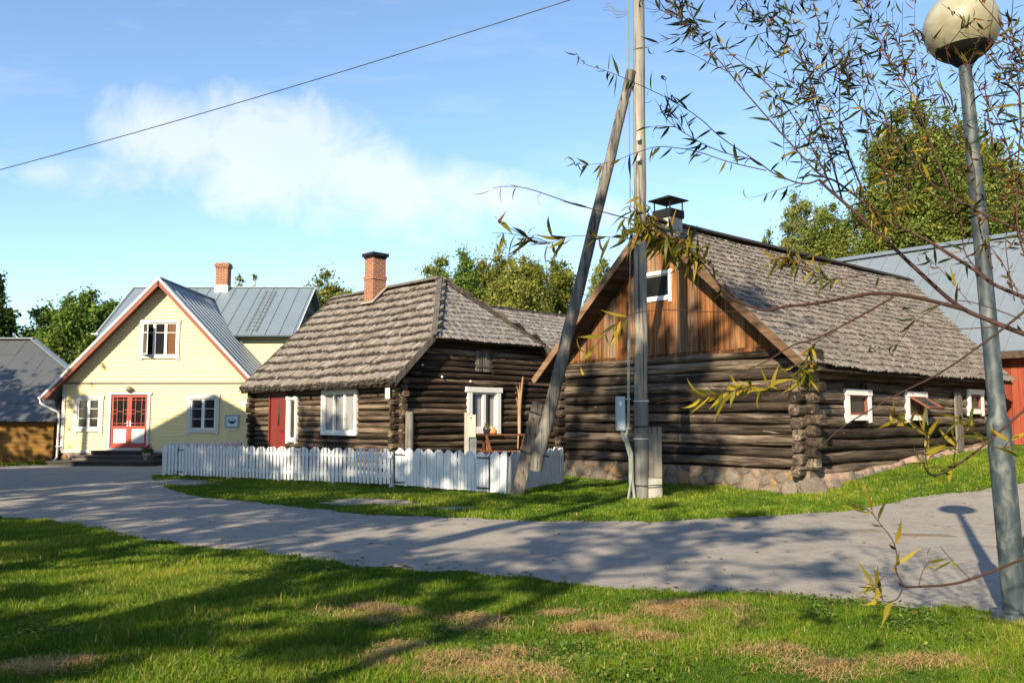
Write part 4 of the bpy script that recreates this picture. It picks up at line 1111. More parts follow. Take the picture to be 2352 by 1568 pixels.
# drop cable with conduit, meter box
cable = thing("drop_cable", "grey cable and conduit running down the left side of the utility pole", "cable", pb)
mb = MB(); mb.tube([at(1444, -120, pb.y - .05) - pb, at(1443, 60, pb.y - .05) - pb, at(1448, 500, pb.y - .05) - pb, at(1446, 762, pb.y - .08) - pb], .013, 6); mb.build("wire", "cabinet_grey", cable)
mb = MB()
for k in range(3):
    c = at(1437, 18 + 6 * k, pb.y - .05) - pb; pts = [c + Vector((-.06 * j + .05 * math.sin(j * 1.3 + k), 0, -.09 * math.sin(j * .75) - .01 * k)) for j in range(8)]; mb.tube(pts, .007, 4)
mb.build("wire_tangle", "cabinet_grey", cable)
mb = MB(); q = lambda x, y, o=-.13: at(x, y, pb.y + o) - pb
mb.tube([q(1445, 757), q(1444, 800), q(1443, 980), q(1437, 1000), q(1441, 1012), q(1451, 1040), q(1452, 1100), q(1458, 1148)], [.028] * 3 + [.03] * 5, 9)
mb.tube([q(1428, 988), q(1429, 1002), q(1438, 1016), q(1449, 1040), q(1450, 1100, -.16), q(1442, 1149, -.16)], .024, 9)
mb.tube([q(1432, 988, -.10), q(1436, 1012, -.10), q(1446, 1050, -.10), q(1447, 1148, -.1)], .02, 8)
mb.build("conduit", "conduit", cable)
bxp = at(1425, 988, pb.y - .1)
mbx = thing("meter_box", "slim grey metal meter box fixed left of the utility pole", "meter box", bxp)
mb = MB(); mb.box((-.085, -.1, 0), (.085, .09, .66)); mb.build("casing", "box_grey", mbx)
mb = MB(); mb.box((-.075, -.112, .02), (.06, -.1005, .64)); mb.box((.085, -.08, .03), (.2, -.06, .05)); mb.box((.085, -.08, .6), (.2, -.06, .62)); mb.build("cover", "box_grey", mbx)
mb = MB(); mb.box((-.03, -.118, .48), (.02, -.1125, .56)); mb.build("warning_label", "white_paint", mbx)
# cabinet, post, picnic table behind the fence
def yard(px, Y): 
    p = at(px, 1000, Y); return Vector((p.x, p.y, float(gz(p.x, p.y))))
cp = yard(1080, 20.6)
cab = thing("electric_cabinet", "tall beige electric cabinet on grey pedestal behind the picket fence", "cabinet", cp)
mb = MB(); mb.box((-.14, -.02, -.1), (-.03, .16, 1.72 - cp.z)); mb.build("side_channel", "concrete", cab)
mb = MB(); mb.box((-.035, -.1, 1.13 - cp.z), (.135, .15, 1.665 - cp.z)); mb.build("door", "cabinet_beige", cab)
mb = MB(); mb.box((-.01, -.05, -.1), (.15, .15, 1.125 - cp.z)); mb.build("pedestal", "cabinet_grey", cab)
mb = MB(); mb.box((.0, -.107, 1.58 - cp.z), (.05, -.1005, 1.6 - cp.z)); mb.build("vent_slot", "black_iron", cab)
pp = yard(940, 20.3)
pst = thing("wooden_post", "single pale weathered post standing behind the fence beside the log house corner", "post", pp)
mb = MB(); mb.tube([(0, 0, -.3), (0, 0, .5), (.005, 0, 1.2), (0, 0, 1.71 - pp.z), (0, 0, 1.735 - pp.z)], [.098, .1, .098, .095, .08], 12); mb.build("shaft", "pole_wood", pst)
tp = yard(1157, 23.2)
tz = 1.16 - tp.z
pc = thing("picnic_table", "brown wooden picnic table in front of the log house window", "picnic table", tp, R(8))
mb = MB()
for k in range(5): mb.box((-.72, -.36 + k * .145, tz - .035), (.72, -.36 + k * .145 + .135, tz))
mb.build("tabletop", "picnic_wood", pc)
for sgn in (-1, 1):
    mb = MB(); mb.box((-.7, sgn * .62 - .1, tz * .55), (.7, sgn * .62 + .1, tz * .55 + .035)); mb.build("seat", "picnic_wood", pc)
for x in (-.5, .5):
    for s in (-1, 1):
        mb = MB(); mb.beam((x + s * -.02 + (.0), s * .2, tz - .04), (x - math.copysign(.0, x), s * .62, 0), .06, .11, (0, 0, 1)); mb.build("leg", "picnic_wood", pc)
    mb = MB(); mb.box((x - .07, -.7, tz * .55 - .11), (x - .03, .7, tz * .55 - .003)); mb.build("cross_bar", "picnic_wood", pc)
for s in (-1, 1):
    mb = MB(); mb.beam((s * .52, -.42, tz - .04), (s * .25, -.4, 0.02), .06, .11, (0, -1, 0)); mb.build("brace", "picnic_wood", pc)
mb = MB(); mb.beam((-.4, -.43, tz * .55 - .05), (.4, -.43, tz * .55 - .05), .04, .13); mb.build("stretcher", "picnic_wood", pc)
b1 = at(1118, 996, 23.05); b1.z = 1.162
pp1 = thing("plant_pot", "dark blue plant pot with green sprigs on the picnic table", "plant pot", b1)
mb = MB(); mb.lathe([(0, 0), (.075, 0), (.105, .13), (.11, .15), (.09, .15), (0, .13)], (0, 0, 0), 16); mb.build("pot", "pot_blue", pp1)
mb = MB(); leafblob(mb, (0, 0, .2), .09, 50, .05); mb.build("foliage", "leaf_deciduous", pp1)
b2 = at(1134, 996, 23.0); b2.z = 1.162
og = thing("orange_gourd", "small orange gourd shaped ornament beside the dark plant pot", "ornament", b2)
mb = MB(); mb.lathe([(0, 0), (.06, .0), (.09, .05), (.08, .10), (.045, .13), (.04, .17), (.02, .2), (0, .205)], (0, 0, 0), 16); mb.build("body", "orange_glaze", og)
mb = MB(); mb.tube([(0, 0, .2), (.01, 0, .23), (.03, 0, .245)], .008, 6); mb.build("stalk", "conduit", og)
s0 = at(1190, 1030, 25.4); s0.z = .45; s1_ = at(1193, 940, 25.75)
fk = thing("forked_stick", "bare forked wooden stick leaning on the log wall beside the window", "stick", s0)
mb = MB(); top = s1_ - s0
mb.tube([(0, 0, 0), top * .5 + Vector((.02, 0, 0)), top, top + Vector((.05, 0, .45)), top + Vector((.11, .03, .98))], [.045, .05, .06, .04, .028], 8)
mb.tube([top, top + Vector((-.1, 0, .4)), top + Vector((-.15, .02, .85))], [.045, .025, .012], 6); mb.tube([top + Vector((0, 0, .1)), top + Vector((-.03, 0, .5)), top + Vector((-.09, .03, .75))], [.03, .018, .01], 6); mb.tube([top + Vector((.02, 0, .15)), top + Vector((.0, 0, .6)), top + Vector((.02, .03, .8))], [.03, .015, .008], 6)
mb.build("stem", "bare_stick", fk)

# street lamp
lb = gnd(2336, 1430); lt = at(2217, 160, lb.y + .02); lc = at(2208, 64, lb.y + .02)
lamp = thing("street_lamp", "galvanised street lamp with a dirty cream globe by the road edge", "street lamp", lb)
ax_ = lt - lb; e = ax_.normalized()
mb = MB(); rr = []
mb.tube([e * .02, ax_ * .13, ax_ * .342, ax_ * .352, ax_ * .362, ax_ * .7, ax_ * 1.03], [.089, .089, .089, .084, .064, .058, .048], 20); mb.tube([ax_ * .128, ax_ * .132], [.0925, .0925], 20)
mb.build("pole", "galvanised", lamp)
mb = MB(); mb.tube([(0, 0, .0), (0, 0, .085)], [.19, .19], 8); mb.build("base_plate", "galvanised", lamp)
mb = MB(); mb.box((-.2, -.2, -.3), (.2, .2, -.001), jit=.015); mb.build("footing", "concrete", lamp)
GR = .288; gc = lc - lb
mb = MB(); pr = []
for k in range(17):
    a = R(-40) + (R(90) - R(-40)) * k / 16; pr.append((max(GR * math.cos(a), .001), GR * math.sin(a)))
mb.lathe(pr, gc, 40, None, 0, e); mb.build("globe", "globe_plastic", lamp)
mb = MB(); pr = []
for k in range(7):
    a = R(-40) + (R(-66) - R(-40)) * k / 6; pr.append((GR * 1.004 * math.cos(a), GR * 1.004 * math.sin(a)))
mb.lathe(pr[::-1] and [(.05, -GR * 1.13), (.07, -GR * 1.09)] + pr[::-1], gc, 40, None, 0, e); mb.build("collar", "lamp_black", lamp)
mb = MB(); q = ax_ * .62 + Vector((-.052, -.02, 0)); mb.box(q - Vector((.02, .02, .03)), q + Vector((.02, .02, .03))); mb.build("clamp", "black_iron", lamp)

# drain cover and sand patches
dc = gnd(2125, 1231)
drn = thing("drain_cover", "rusty oblong drain cover set in the paved road", "drain cover", dc + Vector((0, 0, .012)), R(-12))
mb = MB(); mb.box((-.36, -.14, -.01), (.36, .14, .004)); mb.build("lid", "rust", drn)
mb = MB()
for k in range(9): mb.box((-.33 + k * .076, -.11, .004), (-.30 + k * .076, .11, .0065))
mb.build("grating", "rust", drn)

# ------------------------------------------------------------------ ground, road
near = [(-30, 31), (-22, 24.7), (-16, 20.0), (-13, 17.8), (-10.6, 15.9), (-9.4, 14.95)] + [tuple(gnd(x, y)[:2]) for x, y in ((0, 1184), (150, 1206), (300, 1232), (500, 1262), (700, 1286), (850, 1298), (1000, 1312), (1150, 1327), (1300, 1341), (1500, 1355), (1700, 1366), (1850, 1377), (2000, 1387), (2150, 1394), (2300, 1400))] + [(5.2, 6.9), (8, 6.3), (14, 5.0), (24, 3)]
far = [(-34, 36), (-26, 30.8), (-18.6, 31.2), (-17.5, 33.47), (-9.9, 33.47), (-9.75, 23.4)] + [tuple(gnd(x, y)[:2]) for x, y in ((352, 1112), (420, 1133), (560, 1151), (680, 1166), (800, 1178), (930, 1185), (1060, 1191), (1230, 1196), (1400, 1199), (1550, 1196), (1700, 1190), (1850, 1180), (2000, 1166), (2090, 1145), (2200, 1130))] + [tuple(gnd(2300, 1121)[:2]), (12.5, 18.2), (18, 21), (28, 27)]
def fine(pl, n=8):
    out = []
    for i in range(len(pl) - 1):
        for k in range(n): out.append(lerp2(pl[i], pl[i + 1], k / n))
    out.append(pl[-1]); return out
def wob(p, amp):
    x, y = p
    n = math.sin(x * 3.1 + y * 1.7) * .5 + math.sin(x * 7.3 - y * 5.1) * .3 + math.sin(x * 13 + y * 11) * .25 + math.sin(x * 31 - y * 23) * .15
    return (x + n * amp * .5, y + n * amp)
NF = [wob(p, .15) for p in fine(near, 14)]; FF = [wob(p, .15) for p in fine(far, 14)]
mb = MB(); K = 14; vs = []
for a, b in zip(NF, FF):
    for k in range(K + 1):
        x, y = lerp2(a, b, k / K); vs.append((x, y, float(gz(x, y)) + .008))
fs = [(i * (K + 1) + k, (i + 1) * (K + 1) + k, (i + 1) * (K + 1) + k + 1, i * (K + 1) + k + 1) for i in range(len(NF) - 1) for k in range(K)]
mb.add(vs, fs, .5, 0, True)
road = struct(mb.build("road", "paving"), "grey block paved village road")
ROAD = np.array(NF + FF[::-1])
def inpoly(x, y, P):
    x = np.asarray(x); y = np.asarray(y); c = np.zeros(x.shape, bool); n = len(P)
    for i in range(n):
        x0, y0 = P[i]; x1, y1 = P[(i + 1) % n]
        if y0 == y1: continue
        m = ((y0 > y) != (y1 > y)) & (x < (x1 - x0) * (y - y0) / (y1 - y0) + x0); c ^= m
    return c
def gridline(lo, hi, step, far_):
    a = list(np.arange(lo, hi + 1e-6, step)); s = step; x = hi; up = []
    while x < far_: s *= 1.35; x += s; up.append(x)
    s = step; x = lo; dn = []
    while x > -far_: s *= 1.35; x -= s; dn.append(x)
    return np.array(dn[::-1] + a + up)
gx = gridline(-32, 30, .5, 700); gy = gridline(-4, 46, .5, 900)
X, Y = np.meshgrid(gx, gy); Zz = gz(X, Y)
V = np.stack([X.ravel(), Y.ravel(), Zz.ravel()], 1); nx, ny = len(gx), len(gy)
ii = np.arange((ny - 1) * (nx - 1)); r_ = ii // (nx - 1); c_ = ii % (nx - 1); a = r_ * nx + c_
loops = np.stack([a, a + 1, a + nx + 1, a + nx], 1).ravel()
ground = np_mesh("ground", V, loops, np.arange(0, len(loops), 4), np.full(len(ii), .5), "soil_grass")
for p in ground.data.polygons: p.use_smooth = True
struct(ground, "grass covered village ground")
patches = []
for (px, py, rx, ry) in ((850, 1152, .95, .55), (930, 1160, .5, .3), (1035, 1168, .55, .3), (380, 1108, 1.3, 1.0)):
    c = gnd(px, py); patches.append((c.x, c.y, rx, ry)); mb = MB(); vs = [(c.x, c.y, float(gz(c.x, c.y)) + .006)]
    for k in range(36):
        a = k * math.pi / 18; f = 1 + .22 * math.sin(a * 3 + px) + .15 * math.sin(a * 7 + py) + .08 * math.sin(a * 13)
        x, y = c.x + rx * f * math.cos(a), c.y + ry * f * math.sin(a); vs.append((x, y, float(gz(x, y)) + .005))
    mb.add(vs, [(0, 1 + k, 1 + (k + 1) % 36) for k in range(36)], .5); struct(mb.build("bare_sand", "sand"), "bare sandy patch worn in the grass verge")

# ------------------------------------------------------------------ grass
def fbm(x, y, sc, seed):
    r = np.random.default_rng(seed); o = np.zeros_like(x)
    for k in range(10):
        a = r.uniform(0, 6.28); f = sc * r.uniform(.5, 2.2); o += np.sin((x * math.cos(a) + y * math.sin(a)) * f + r.uniform(0, 6.28))
    return o / 3.2
def blades(name, x, y, h, w, tone, bend, mat="grass_blade"):
    n = len(x); z = gz(x, y) - .005; a = rng.uniform(0, 6.283, n); dx, dy = np.cos(a), np.sin(a)
    b = rng.uniform(0, 6.283, n); bx, by = np.cos(b) * bend * h, np.sin(b) * bend * h
    V = np.empty((n, 5, 3))
    V[:, 0] = np.stack([x - dx * w / 2, y - dy * w / 2, z], 1); V[:, 1] = np.stack([x + dx * w / 2, y + dy * w / 2, z], 1)
    V[:, 2] = np.stack([x + dx * w * .4 + bx * .3, y + dy * w * .4 + by * .3, z + h * .55], 1); V[:, 3] = np.stack([x - dx * w * .4 + bx * .3, y - dy * w * .4 + by * .3, z + h * .55], 1)
    V[:, 4] = np.stack([x + bx, y + by, z + h * (1 - .35 * np.minimum(bend, 1) ** 2)], 1)
    o = (np.arange(n) * 5)[:, None]
    L = np.concatenate([o + np.array([[0, 1, 2, 3]]), o + np.array([[3, 2, 4]])], 1).ravel()
    st = np.stack([np.arange(n) * 7, np.arange(n) * 7 + 4], 1).ravel()
    return np_mesh(name, V.reshape(-1, 3), L, st, np.repeat(tone, 2), mat)
def infrust(x, y, m=.14):
    return (np.abs(x) < (.60 + m) * y + 1.4) & (y > 3.9)
def scatter(n, x0, x1, y0, y1):
    x = rng.uniform(x0, x1, n); y = rng.uniform(y0, y1, n); return x, y
hay = [(gnd(px, py), rx, ry) for px, py, rx, ry in ((1480, 1420, .55, .38), (1590, 1398, .38, .22), (1660, 1425, .35, .2), (1400, 1448, .4, .2), (1290, 1520, .55, .3), (1170, 1555, .55, .22), (960, 1520, .45, .25), (930, 1490, .2, .15), (1760, 1500, .3, .18), (1520, 1470, .3, .12), (1100, 1430, .3, .2), (60, 1545, .5, .2), (1880, 1540, .4, .14), (840, 1410, .4, .25), (2120, 1530, .35, .15))]
def haymask(x, y):
    m = np.zeros_like(x)
    for c, rx, ry in hay: m = np.maximum(m, np.exp(-((x - c.x) / rx) ** 2 - ((y - c.y) / ry) ** 2))
    return m * np.clip(.55 + .55 * fbm(x, y, 4.5, 21) + .35 * fbm(x, y, 14, 22), 0, 1.3)
def lawn(name, n, x0, x1, y0, y1, hbase, w, thin, region, label):
    x, y = scatter(n, x0, x1, y0, y1)
    k = infrust(x, y) & region(x, y); x, y = x[k], y[k]
    keep = rng.random(len(x)) < np.clip(thin(y), 0, 1); x, y = x[keep], y[keep]
    e = inpoly(x, y, ROAD); x, y, = x[~e], y[~e]
    for (cx, cy, rx, ry) in patches:
        k = ((x - cx) / rx) ** 2 + ((y - cy) / ry) ** 2 > rng.uniform(.5, 1.3, len(x)); x, y = x[k], y[k]
    f = fbm(x, y, 1.6, 3); f2 = fbm(x, y, 5.5, 5); hm = haymask(x, y)
    h = hbase(x, y) * np.clip(1 + .35 * f + .25 * f2, .35, 1.9) * rng.uniform(.55, 1.35, len(x)) * (1 - .25 * hm)
    tone = np.clip(.30 + .14 * f2 + .10 * f + rng.normal(0, .12, len(x)), 0, .72)
    dry = rng.random(len(x)) < .03 + .24 * hm * np.clip(1 + f2, 0, 2) + .05 * np.clip(f, 0, 1)
    tone = np.where(dry, rng.uniform(.78, 1, len(x)), tone)
    o = blades(name, x, y, h, w(y) * rng.uniform(.7, 1.3, len(x)), tone, rng.uniform(.15, .9, len(x)))
    return struct(o, label, "stuff")
def tallregion(x, y): return (fbm(x, y, 2.2, 9) + .5 * fbm(x, y, 7, 10) > .75) & (y < 8.2)
lawn("lawn_grass", 36000, -5, 5, 4.2, 8.2, lambda x, y: .10 + 0 * x, lambda y: .0055 + 0 * y, lambda y: .75 + 0 * y, tallregion, "taller unmown grass tufts in the near lawn")
front = lambda x, y: y < 15.5 - .3 * x
lawn("lawn_grass", 640000, -8.5, 7.5, 4.2, 9.0, lambda x, y: .046 + .014 * smooth(7, 5, y), lambda y: .0042 + .0002 * y, lambda y: 1.0 + 0 * y, lambda x, y: y < 12, "mown green lawn in front of the road")
lawn("lawn_grass", 330000, -13, -1.5, 9.0, 15.5, lambda x, y: .05 + 0 * x, lambda y: .0095 + 0 * y, lambda y: 1 + 0 * y, lambda x, y: inpoly(x, y, np.array(NF + [(24, 0), (-40, 0)])), "lawn narrowing away beside the paved road")
bcx, bcy, bsx, bsy = BK[0], BK[1], math.cos(BYAW), math.sin(BYAW)
def behind(x, y):
    u = (x - bcx) * bsx + (y - bcy) * bsy; v = -(x - bcx) * bsy + (y - bcy) * bsx
    inb = (u > -.15) & (u < 11) & (v > -.2) & (v < 7.2)
    return ~inb & (y > 12) & ((x > -9.9) | (y < 15)) & ~((x < -9.9) & (y > 15)) & inpoly(x, y, np.array(FF[52:] + [(28, 40), (-9.8, 40), (-9.8, 20)]))
lawn("verge_grass", 520000, -10, 14.5, 12.8, 26, lambda x, y: .06 + .025 * np.exp(-((x - .3) ** 2 + (y - 17.5) ** 2) / 3), lambda y: .013 + .0002 * y, lambda y: 1.15 - .02 * y, behind, "green verge between the road, the picket fence and the barn")
lawn("yard_grass", 14000, -21, -16.9, 29.5, 34, lambda x, y: .12 + 0 * x, lambda y: .03 + 0 * y, lambda y: 1 + 0 * y, lambda x, y: (y < 33.4) & (x < -17.2), "grass strip before the low ochre barn")
# dry cut grass lying about
xs_, ys_, rr_ = [], [], []
for c, rx, ry in hay:
    n = int(2000 * rx * ry / .1); ca = rng.normal(0, 1, (9, 2)) * (rx * .5, ry * .5); ci = rng.integers(0, 9, n); xs_.append(c.x + ca[ci, 0] + rng.normal(0, .09, n)); ys_.append(c.y + ca[ci, 1] + rng.normal(0, .06, n))
x = np.concatenate(xs_); y = np.concatenate(ys_); k = (y > 4) & ~inpoly(x, y, ROAD); x, y = x[k], y[k]; n = len(x)
L_ = rng.uniform(.03, .085, n); a = rng.uniform(0, 6.283, n); p = rng.normal(0, .35, n); z = gz(x, y) + rng.uniform(.01, .07, n) * np.clip(haymask(x, y) + .3, 0, 1)
D = np.stack([np.cos(a) * np.cos(p), np.sin(a) * np.cos(p), np.sin(p)], 1); Sd = np.stack([-np.sin(a), np.cos(a), 0 * a], 1) * .0014
C = np.stack([x, y, z], 1); md = C + np.stack([rng.normal(0, .008, n), rng.normal(0, .008, n), rng.normal(.006, .006, n)], 1)
V = np.stack([C - D * L_[:, None] / 2 - Sd, C - D * L_[:, None] / 2 + Sd, md + Sd, md - Sd, C + D * L_[:, None] / 2 + Sd * .6, C + D * L_[:, None] / 2 - Sd * .6], 1)
o_ = (np.arange(n) * 6)[:, None]; Lp = np.concatenate([o_ + np.array([[0, 1, 2, 3]]), o_ + np.array([[3, 2, 4, 5]])], 1).ravel()
struct(np_mesh("dry_grass", V.reshape(-1, 3), Lp, np.arange(0, n * 8, 4), np.repeat(rng.uniform(.84, 1, n), 2), "grass_blade"), "dry straw coloured grass cuttings on the lawn", "stuff")
# low broad leaved weeds and clover in the turf
x, y = scatter(90000, -7, 6.5, 4.2, 10.5); f = fbm(x, y, 1.9, 31) + .6 * fbm(x, y, 6, 32); k = infrust(x, y) & ~inpoly(x, y, ROAD) & (f > .62); x, y = x[k], y[k]; n = len(x)
r = rng.uniform(.007, .017, n); a = rng.uniform(0, 6.283, n); tl = rng.normal(0, .35, (n, 2)); z = gz(x, y) + rng.uniform(.02, .055, n); V = np.empty((n, 4, 3))
for j in range(4):
    dx, dy = r * np.cos(a + j * 1.571) * (1.25 if j % 2 else .8), r * np.sin(a + j * 1.571) * (1.25 if j % 2 else .8); V[:, j] = np.stack([x + dx, y + dy, z + dx * tl[:, 0] + dy * tl[:, 1]], 1)
struct(np_mesh("clover", V.reshape(-1, 3), np.arange(n * 4), np.arange(0, n * 4, 4), np.clip(rng.normal(.35, .25, n), 0, 1), "leaf_deciduous"), "low clover and broad leaved weeds in the lawn", "stuff")
# fallen leaves and specks along the road
x, y = scatter(900, -9, 9, 7, 20); k = inpoly(x, y, ROAD) & infrust(x, y); x, y = x[k], y[k]; mb = MB()
ed = [NF[rng.integers(52, len(NF) - 36)] for _ in range(700)] + [FF[rng.integers(84, len(FF) - 28)] for _ in range(500)]
x = np.concatenate([x, [p[0] + rng.normal(0, .12) for p in ed]]); y = np.concatenate([y, [p[1] + rng.normal(0, .14) for p in ed]])
for q, w_ in zip(x, y):
    if random.random() > .45: continue
    a = random.uniform(0, 6.3); l = random.uniform(.02, .06); b = l * .3; z_ = float(gz(q, w_)) + .013
    d = Vector((math.cos(a), math.sin(a), 0)); s_ = Vector((-d.y, d.x, 0)); c = Vector((q, w_, z_))
    mb.add([c - d * l, c + s_ * b + Vector((0, 0, .008)), c + d * l + Vector((0, 0, .004)), c - s_ * b], [(0, 1, 2, 3)])
for _ in range(260):
    q, w_ = random.uniform(-5, 5.5), random.uniform(4.3, 9); a = random.uniform(0, 6.3); l = random.uniform(.02, .04); z_ = float(gz(q, w_)) + random.uniform(.03, .06)
    d = Vector((math.cos(a), math.sin(a), random.uniform(-.3, .3))); s_ = Vector((-d.y, d.x, 0)); c = Vector((q, w_, z_)); mb.add([c - d * l, c + s_ * l * .3, c + d * l, c - s_ * l * .3], [(0, 1, 2, 3)])
struct(mb.build("fallen_leaves", "leaf_litter"), "scattered fallen leaves on the paving", "stuff")

# ------------------------------------------------------------------ trees
def leaf_cloud(name, centers, radii, nl, size, mat, parent, stretch=(1, 1, 1), droop=0.0, tone_c=None):
    """leaf quads gathered in clumps; centers (k,3) in local space"""
    k = len(centers); idx = rng.integers(0, k, nl)
    d = rng.normal(0, 1, (nl, 3)); d /= np.linalg.norm(d, axis=1)[:, None] + 1e-9
    d *= (np.abs(rng.normal(0, .62, nl)))[:, None] * radii[idx][:, None]; d *= np.array(stretch)
    P = centers[idx] + d; P[:, 2] -= droop * rng.random(nl) ** 2 * radii[idx]
    e1 = rng.normal(0, 1, (nl, 3)); e1[:, 2] *= .6; e1 /= np.linalg.norm(e1, axis=1)[:, None]
    r2 = rng.normal(0, 1, (nl, 3)); e2 = np.cross(e1, r2); e2 /= np.linalg.norm(e2, axis=1)[:, None] + 1e-9
    s = size * rng.uniform(.55, 1.3, nl)[:, None]
    V = np.stack([P - e1 * s * .55, P + e2 * s * .34 - e1 * s * .05, P + e1 * s * .6, P - e2 * s * .34 + e1 * s * .05], 1)
    tc = rng.uniform(.15, .85, k)[idx]
    tone = np.clip(tc * .6 + rng.normal(.2, .14, nl), 0, 1)
    o = np_mesh(name, V.reshape(-1, 3), np.arange(nl * 4), np.arange(0, nl * 4, 4), tone, mat, parent)
    return o
def tree(label, base, h, rx, ry, z0f, nclump, nleaf, size, mat, shape="round", bark="bark", group=None, name="tree", cl=.2, droop=0.0, lean=0.0, ext=None, seed=0):
    g = np.random.default_rng(seed + 100)
    t = thing(name, label, "tree", base, 0, group)
    zc = h * (1 + z0f) / 2; hz = h * (1 - z0f) / 2
    C = []; RR = []
    while len(C) < nclump:
        d = g.normal(0, 1, 3); d /= np.linalg.norm(d); q = g.random() ** .45
        p = d * q
        zt = (p[2] + 1) / 2
        if shape == "cone": w = (1 - zt) * .95 + .06
        elif shape == "birch": w = 1.0 * (1 - zt ** 2.2) * (.55 + .45 * min(1, zt * 3)) + .1
        else: w = 1.0
        a = math.atan2(p[1], p[0]); lob = 1 + .20 * math.sin(a * 3 + seed) + .13 * math.sin(a * 5 + zt * 7 + seed * 2)
        if shape != "round": u = math.hypot(p[0], p[1]); 
        C.append((p[0] * rx * w * lob + lean * zt, p[1] * ry * w * lob, zc + p[2] * hz * (1 + .08 * math.sin(a * 4 + seed))))
        RR.append(cl * min(rx, hz) * g.uniform(.6, 1.35) * (.5 + .5 * w if shape != "round" else 1))
    C = np.array(C); RR = np.array(RR)
    mb = MB(); tr = max(.08, h * .016)
    pts = [(0, 0, -.4)]
    for k in range(1, 9):
        f = k / 8; pts.append((lean * f * .8 + .12 * math.sin(k * 1.7 + seed), .12 * math.sin(k * 2.3 + seed), h * .9 * f))
    mb.tube(pts, [tr * (1 - .88 * k / 8) + .01 for k in range(9)], 8)
    order = g.permutation(nclump)[:min(nclump, 34)]
    for j in order:
        c = C[j]; zb = max(h * .15, min(c[2] - .25 * math.hypot(c[0], c[1]) - .3, h * .85)); f = zb / (h * .9)
        b = Vector((lean * f * .8, 0, zb)); e = Vector(c); m = b.lerp(e, .5) + Vector((0, 0, .12 * (e - b).length))
        mb.tube([b, m, e], [tr * (1 - .85 * f) * .5 + .01, tr * .22 + .008, .008], 5, False)
    mb.build("trunk", bark, t)
    leaf_cloud("crown", C, RR, nleaf, size, mat, t, (1, 1, 1.0), droop)
    return t
def bgtree(label, px, top, wid, Y, mat, shape="round", z0f=.15, nclump=90, nleaf=11000, size=.2, cl=.22, droop=0.0, bark="bark", seed=0, group=None, depth=None, name="tree"):
    p = at(px, top, Y); z0 = float(gz(p.x, Y)); r = wid / 2 / F_PX * Y
    return tree(label, (p.x, Y, z0), p.z - z0, r * 1.12, depth or r * 1.0, max(z0f, .38 if shape == "round" else .2), int(nclump * 1.5), int(nleaf * 1.45), size, mat, shape, bark, group, name, cl * 1.2, droop, seed=seed)
BG = "trees behind the houses"
bgtree("dark dense conifer at the far left edge above the ochre barn", -12, 612, 150, 47, "leaf_dark", "cone", .12, 90, 12000, .24, .3, .5, seed=1, group=BG, name="spruce_tree")
bgtree("dark green bushy tree above the slate barn roof", 112, 700, 100, 50, "leaf_deciduous", "round", .1, 70, 10000, .2, .3, seed=2, group=BG)
bgtree("tallest dark green tree left of the yellow house gable", 188, 664, 130, 48, "leaf_deciduous", "round", .1, 90, 13000, .2, .26, seed=3, group=BG)
bgtree("dark green tree tucked behind the yellow house roof verge", 262, 680, 80, 51, "leaf_deciduous", "round", .1, 60, 8000, .2, .3, seed=4, group=BG)
bgtree("thin pale birch top beside the yellow house chimney", 552, 612, 40, 60, "leaf_pale", "birch", .45, 40, 1500, .17, .26, .3, "birch_bark", seed=5, group=BG, name="birch_tree")
bgtree("sparse pale birch top just right of the yellow house chimney's birch", 586, 618, 44, 62, "leaf_pale", "birch", .5, 30, 900, .17, .26, .3, "birch_bark", seed=6, group=BG, name="birch_tree")
bgtree("round green tree between yellow house and brick chimney", 752, 617, 112, 55, "leaf_olive", "round", .15, 70, 10000, .2, .28, seed=7, group=BG)
bgtree("tiny dark spruce tip above the log house ridge", 924, 636, 26, 70, "leaf_dark", "cone", .2, 40, 2500, .2, .35, .4, seed=8, group=BG, name="spruce_tree")
for i, (px, tp_, w, Y, m, lb_) in enumerate(((1004, 600, 84, 58, "leaf_pale", "pale birch crown just right of the log house ridge end"), (1068, 590, 104, 56, "leaf_deciduous", "darker green crown in the clump behind the log house"),
        (1142, 574, 116, 57, "leaf_olive", "olive crown with rounded top, tallest of the middle clump"), (1212, 584, 100, 54, "leaf_olive", "broad olive crown low in the middle of the clump"),
        (1276, 588, 96, 57, "leaf_olive", "brownish green crown seen left of the brace pole"), (1178, 650, 160, 50, "leaf_olive", "low olive bushy tree in front of the middle clump"), (1392, 596, 70, 60, "leaf_pale", "small pale tree seen between brace pole and barn roof"))):
    bgtree(lb_, px, tp_, w, Y, m, "round", .08, 110, 26000, .165, .27, seed=20 + i, group=BG)
for i, (px, tp_, w, Y, m, lb_, n, sh) in enumerate(((1850, 436, 120, 52, "leaf_pale", "slender pale birch rising over the barn roof", 11000, "round"), (1912, 472, 150, 50, "leaf_birch", "shorter yellow green birch beside the slender pale birch", 14000, "round"),
        (1768, 532, 80, 54, "leaf_birch", "low green bush showing just above the barn ridge", 7000, "round"), (2120, 232, 250, 43, "leaf_birch", "tallest birch with drooping crown behind the grey tin roof", 34000, "round"),
        (2222, 306, 240, 45, "leaf_birch", "full birch crown behind the street lamp pole", 28000, "round"), (2024, 430, 150, 44, "leaf_birch", "lower birch crown left of the tallest birch", 14000, "birch"), (2330, 380, 170, 46, "leaf_olive", "thin birch crown at the right edge behind the willow twigs", 14000, "birch"))):
    bgtree(lb_, px, tp_, w, Y, m, sh, .1, 210 if n > 20000 else 110, int(n * 2.6), .145, .22, .8, "birch_bark" if i != 2 else "bark", seed=40 + i, group="birches behind the barn", name="birch_tree" if i != 2 else "bush")
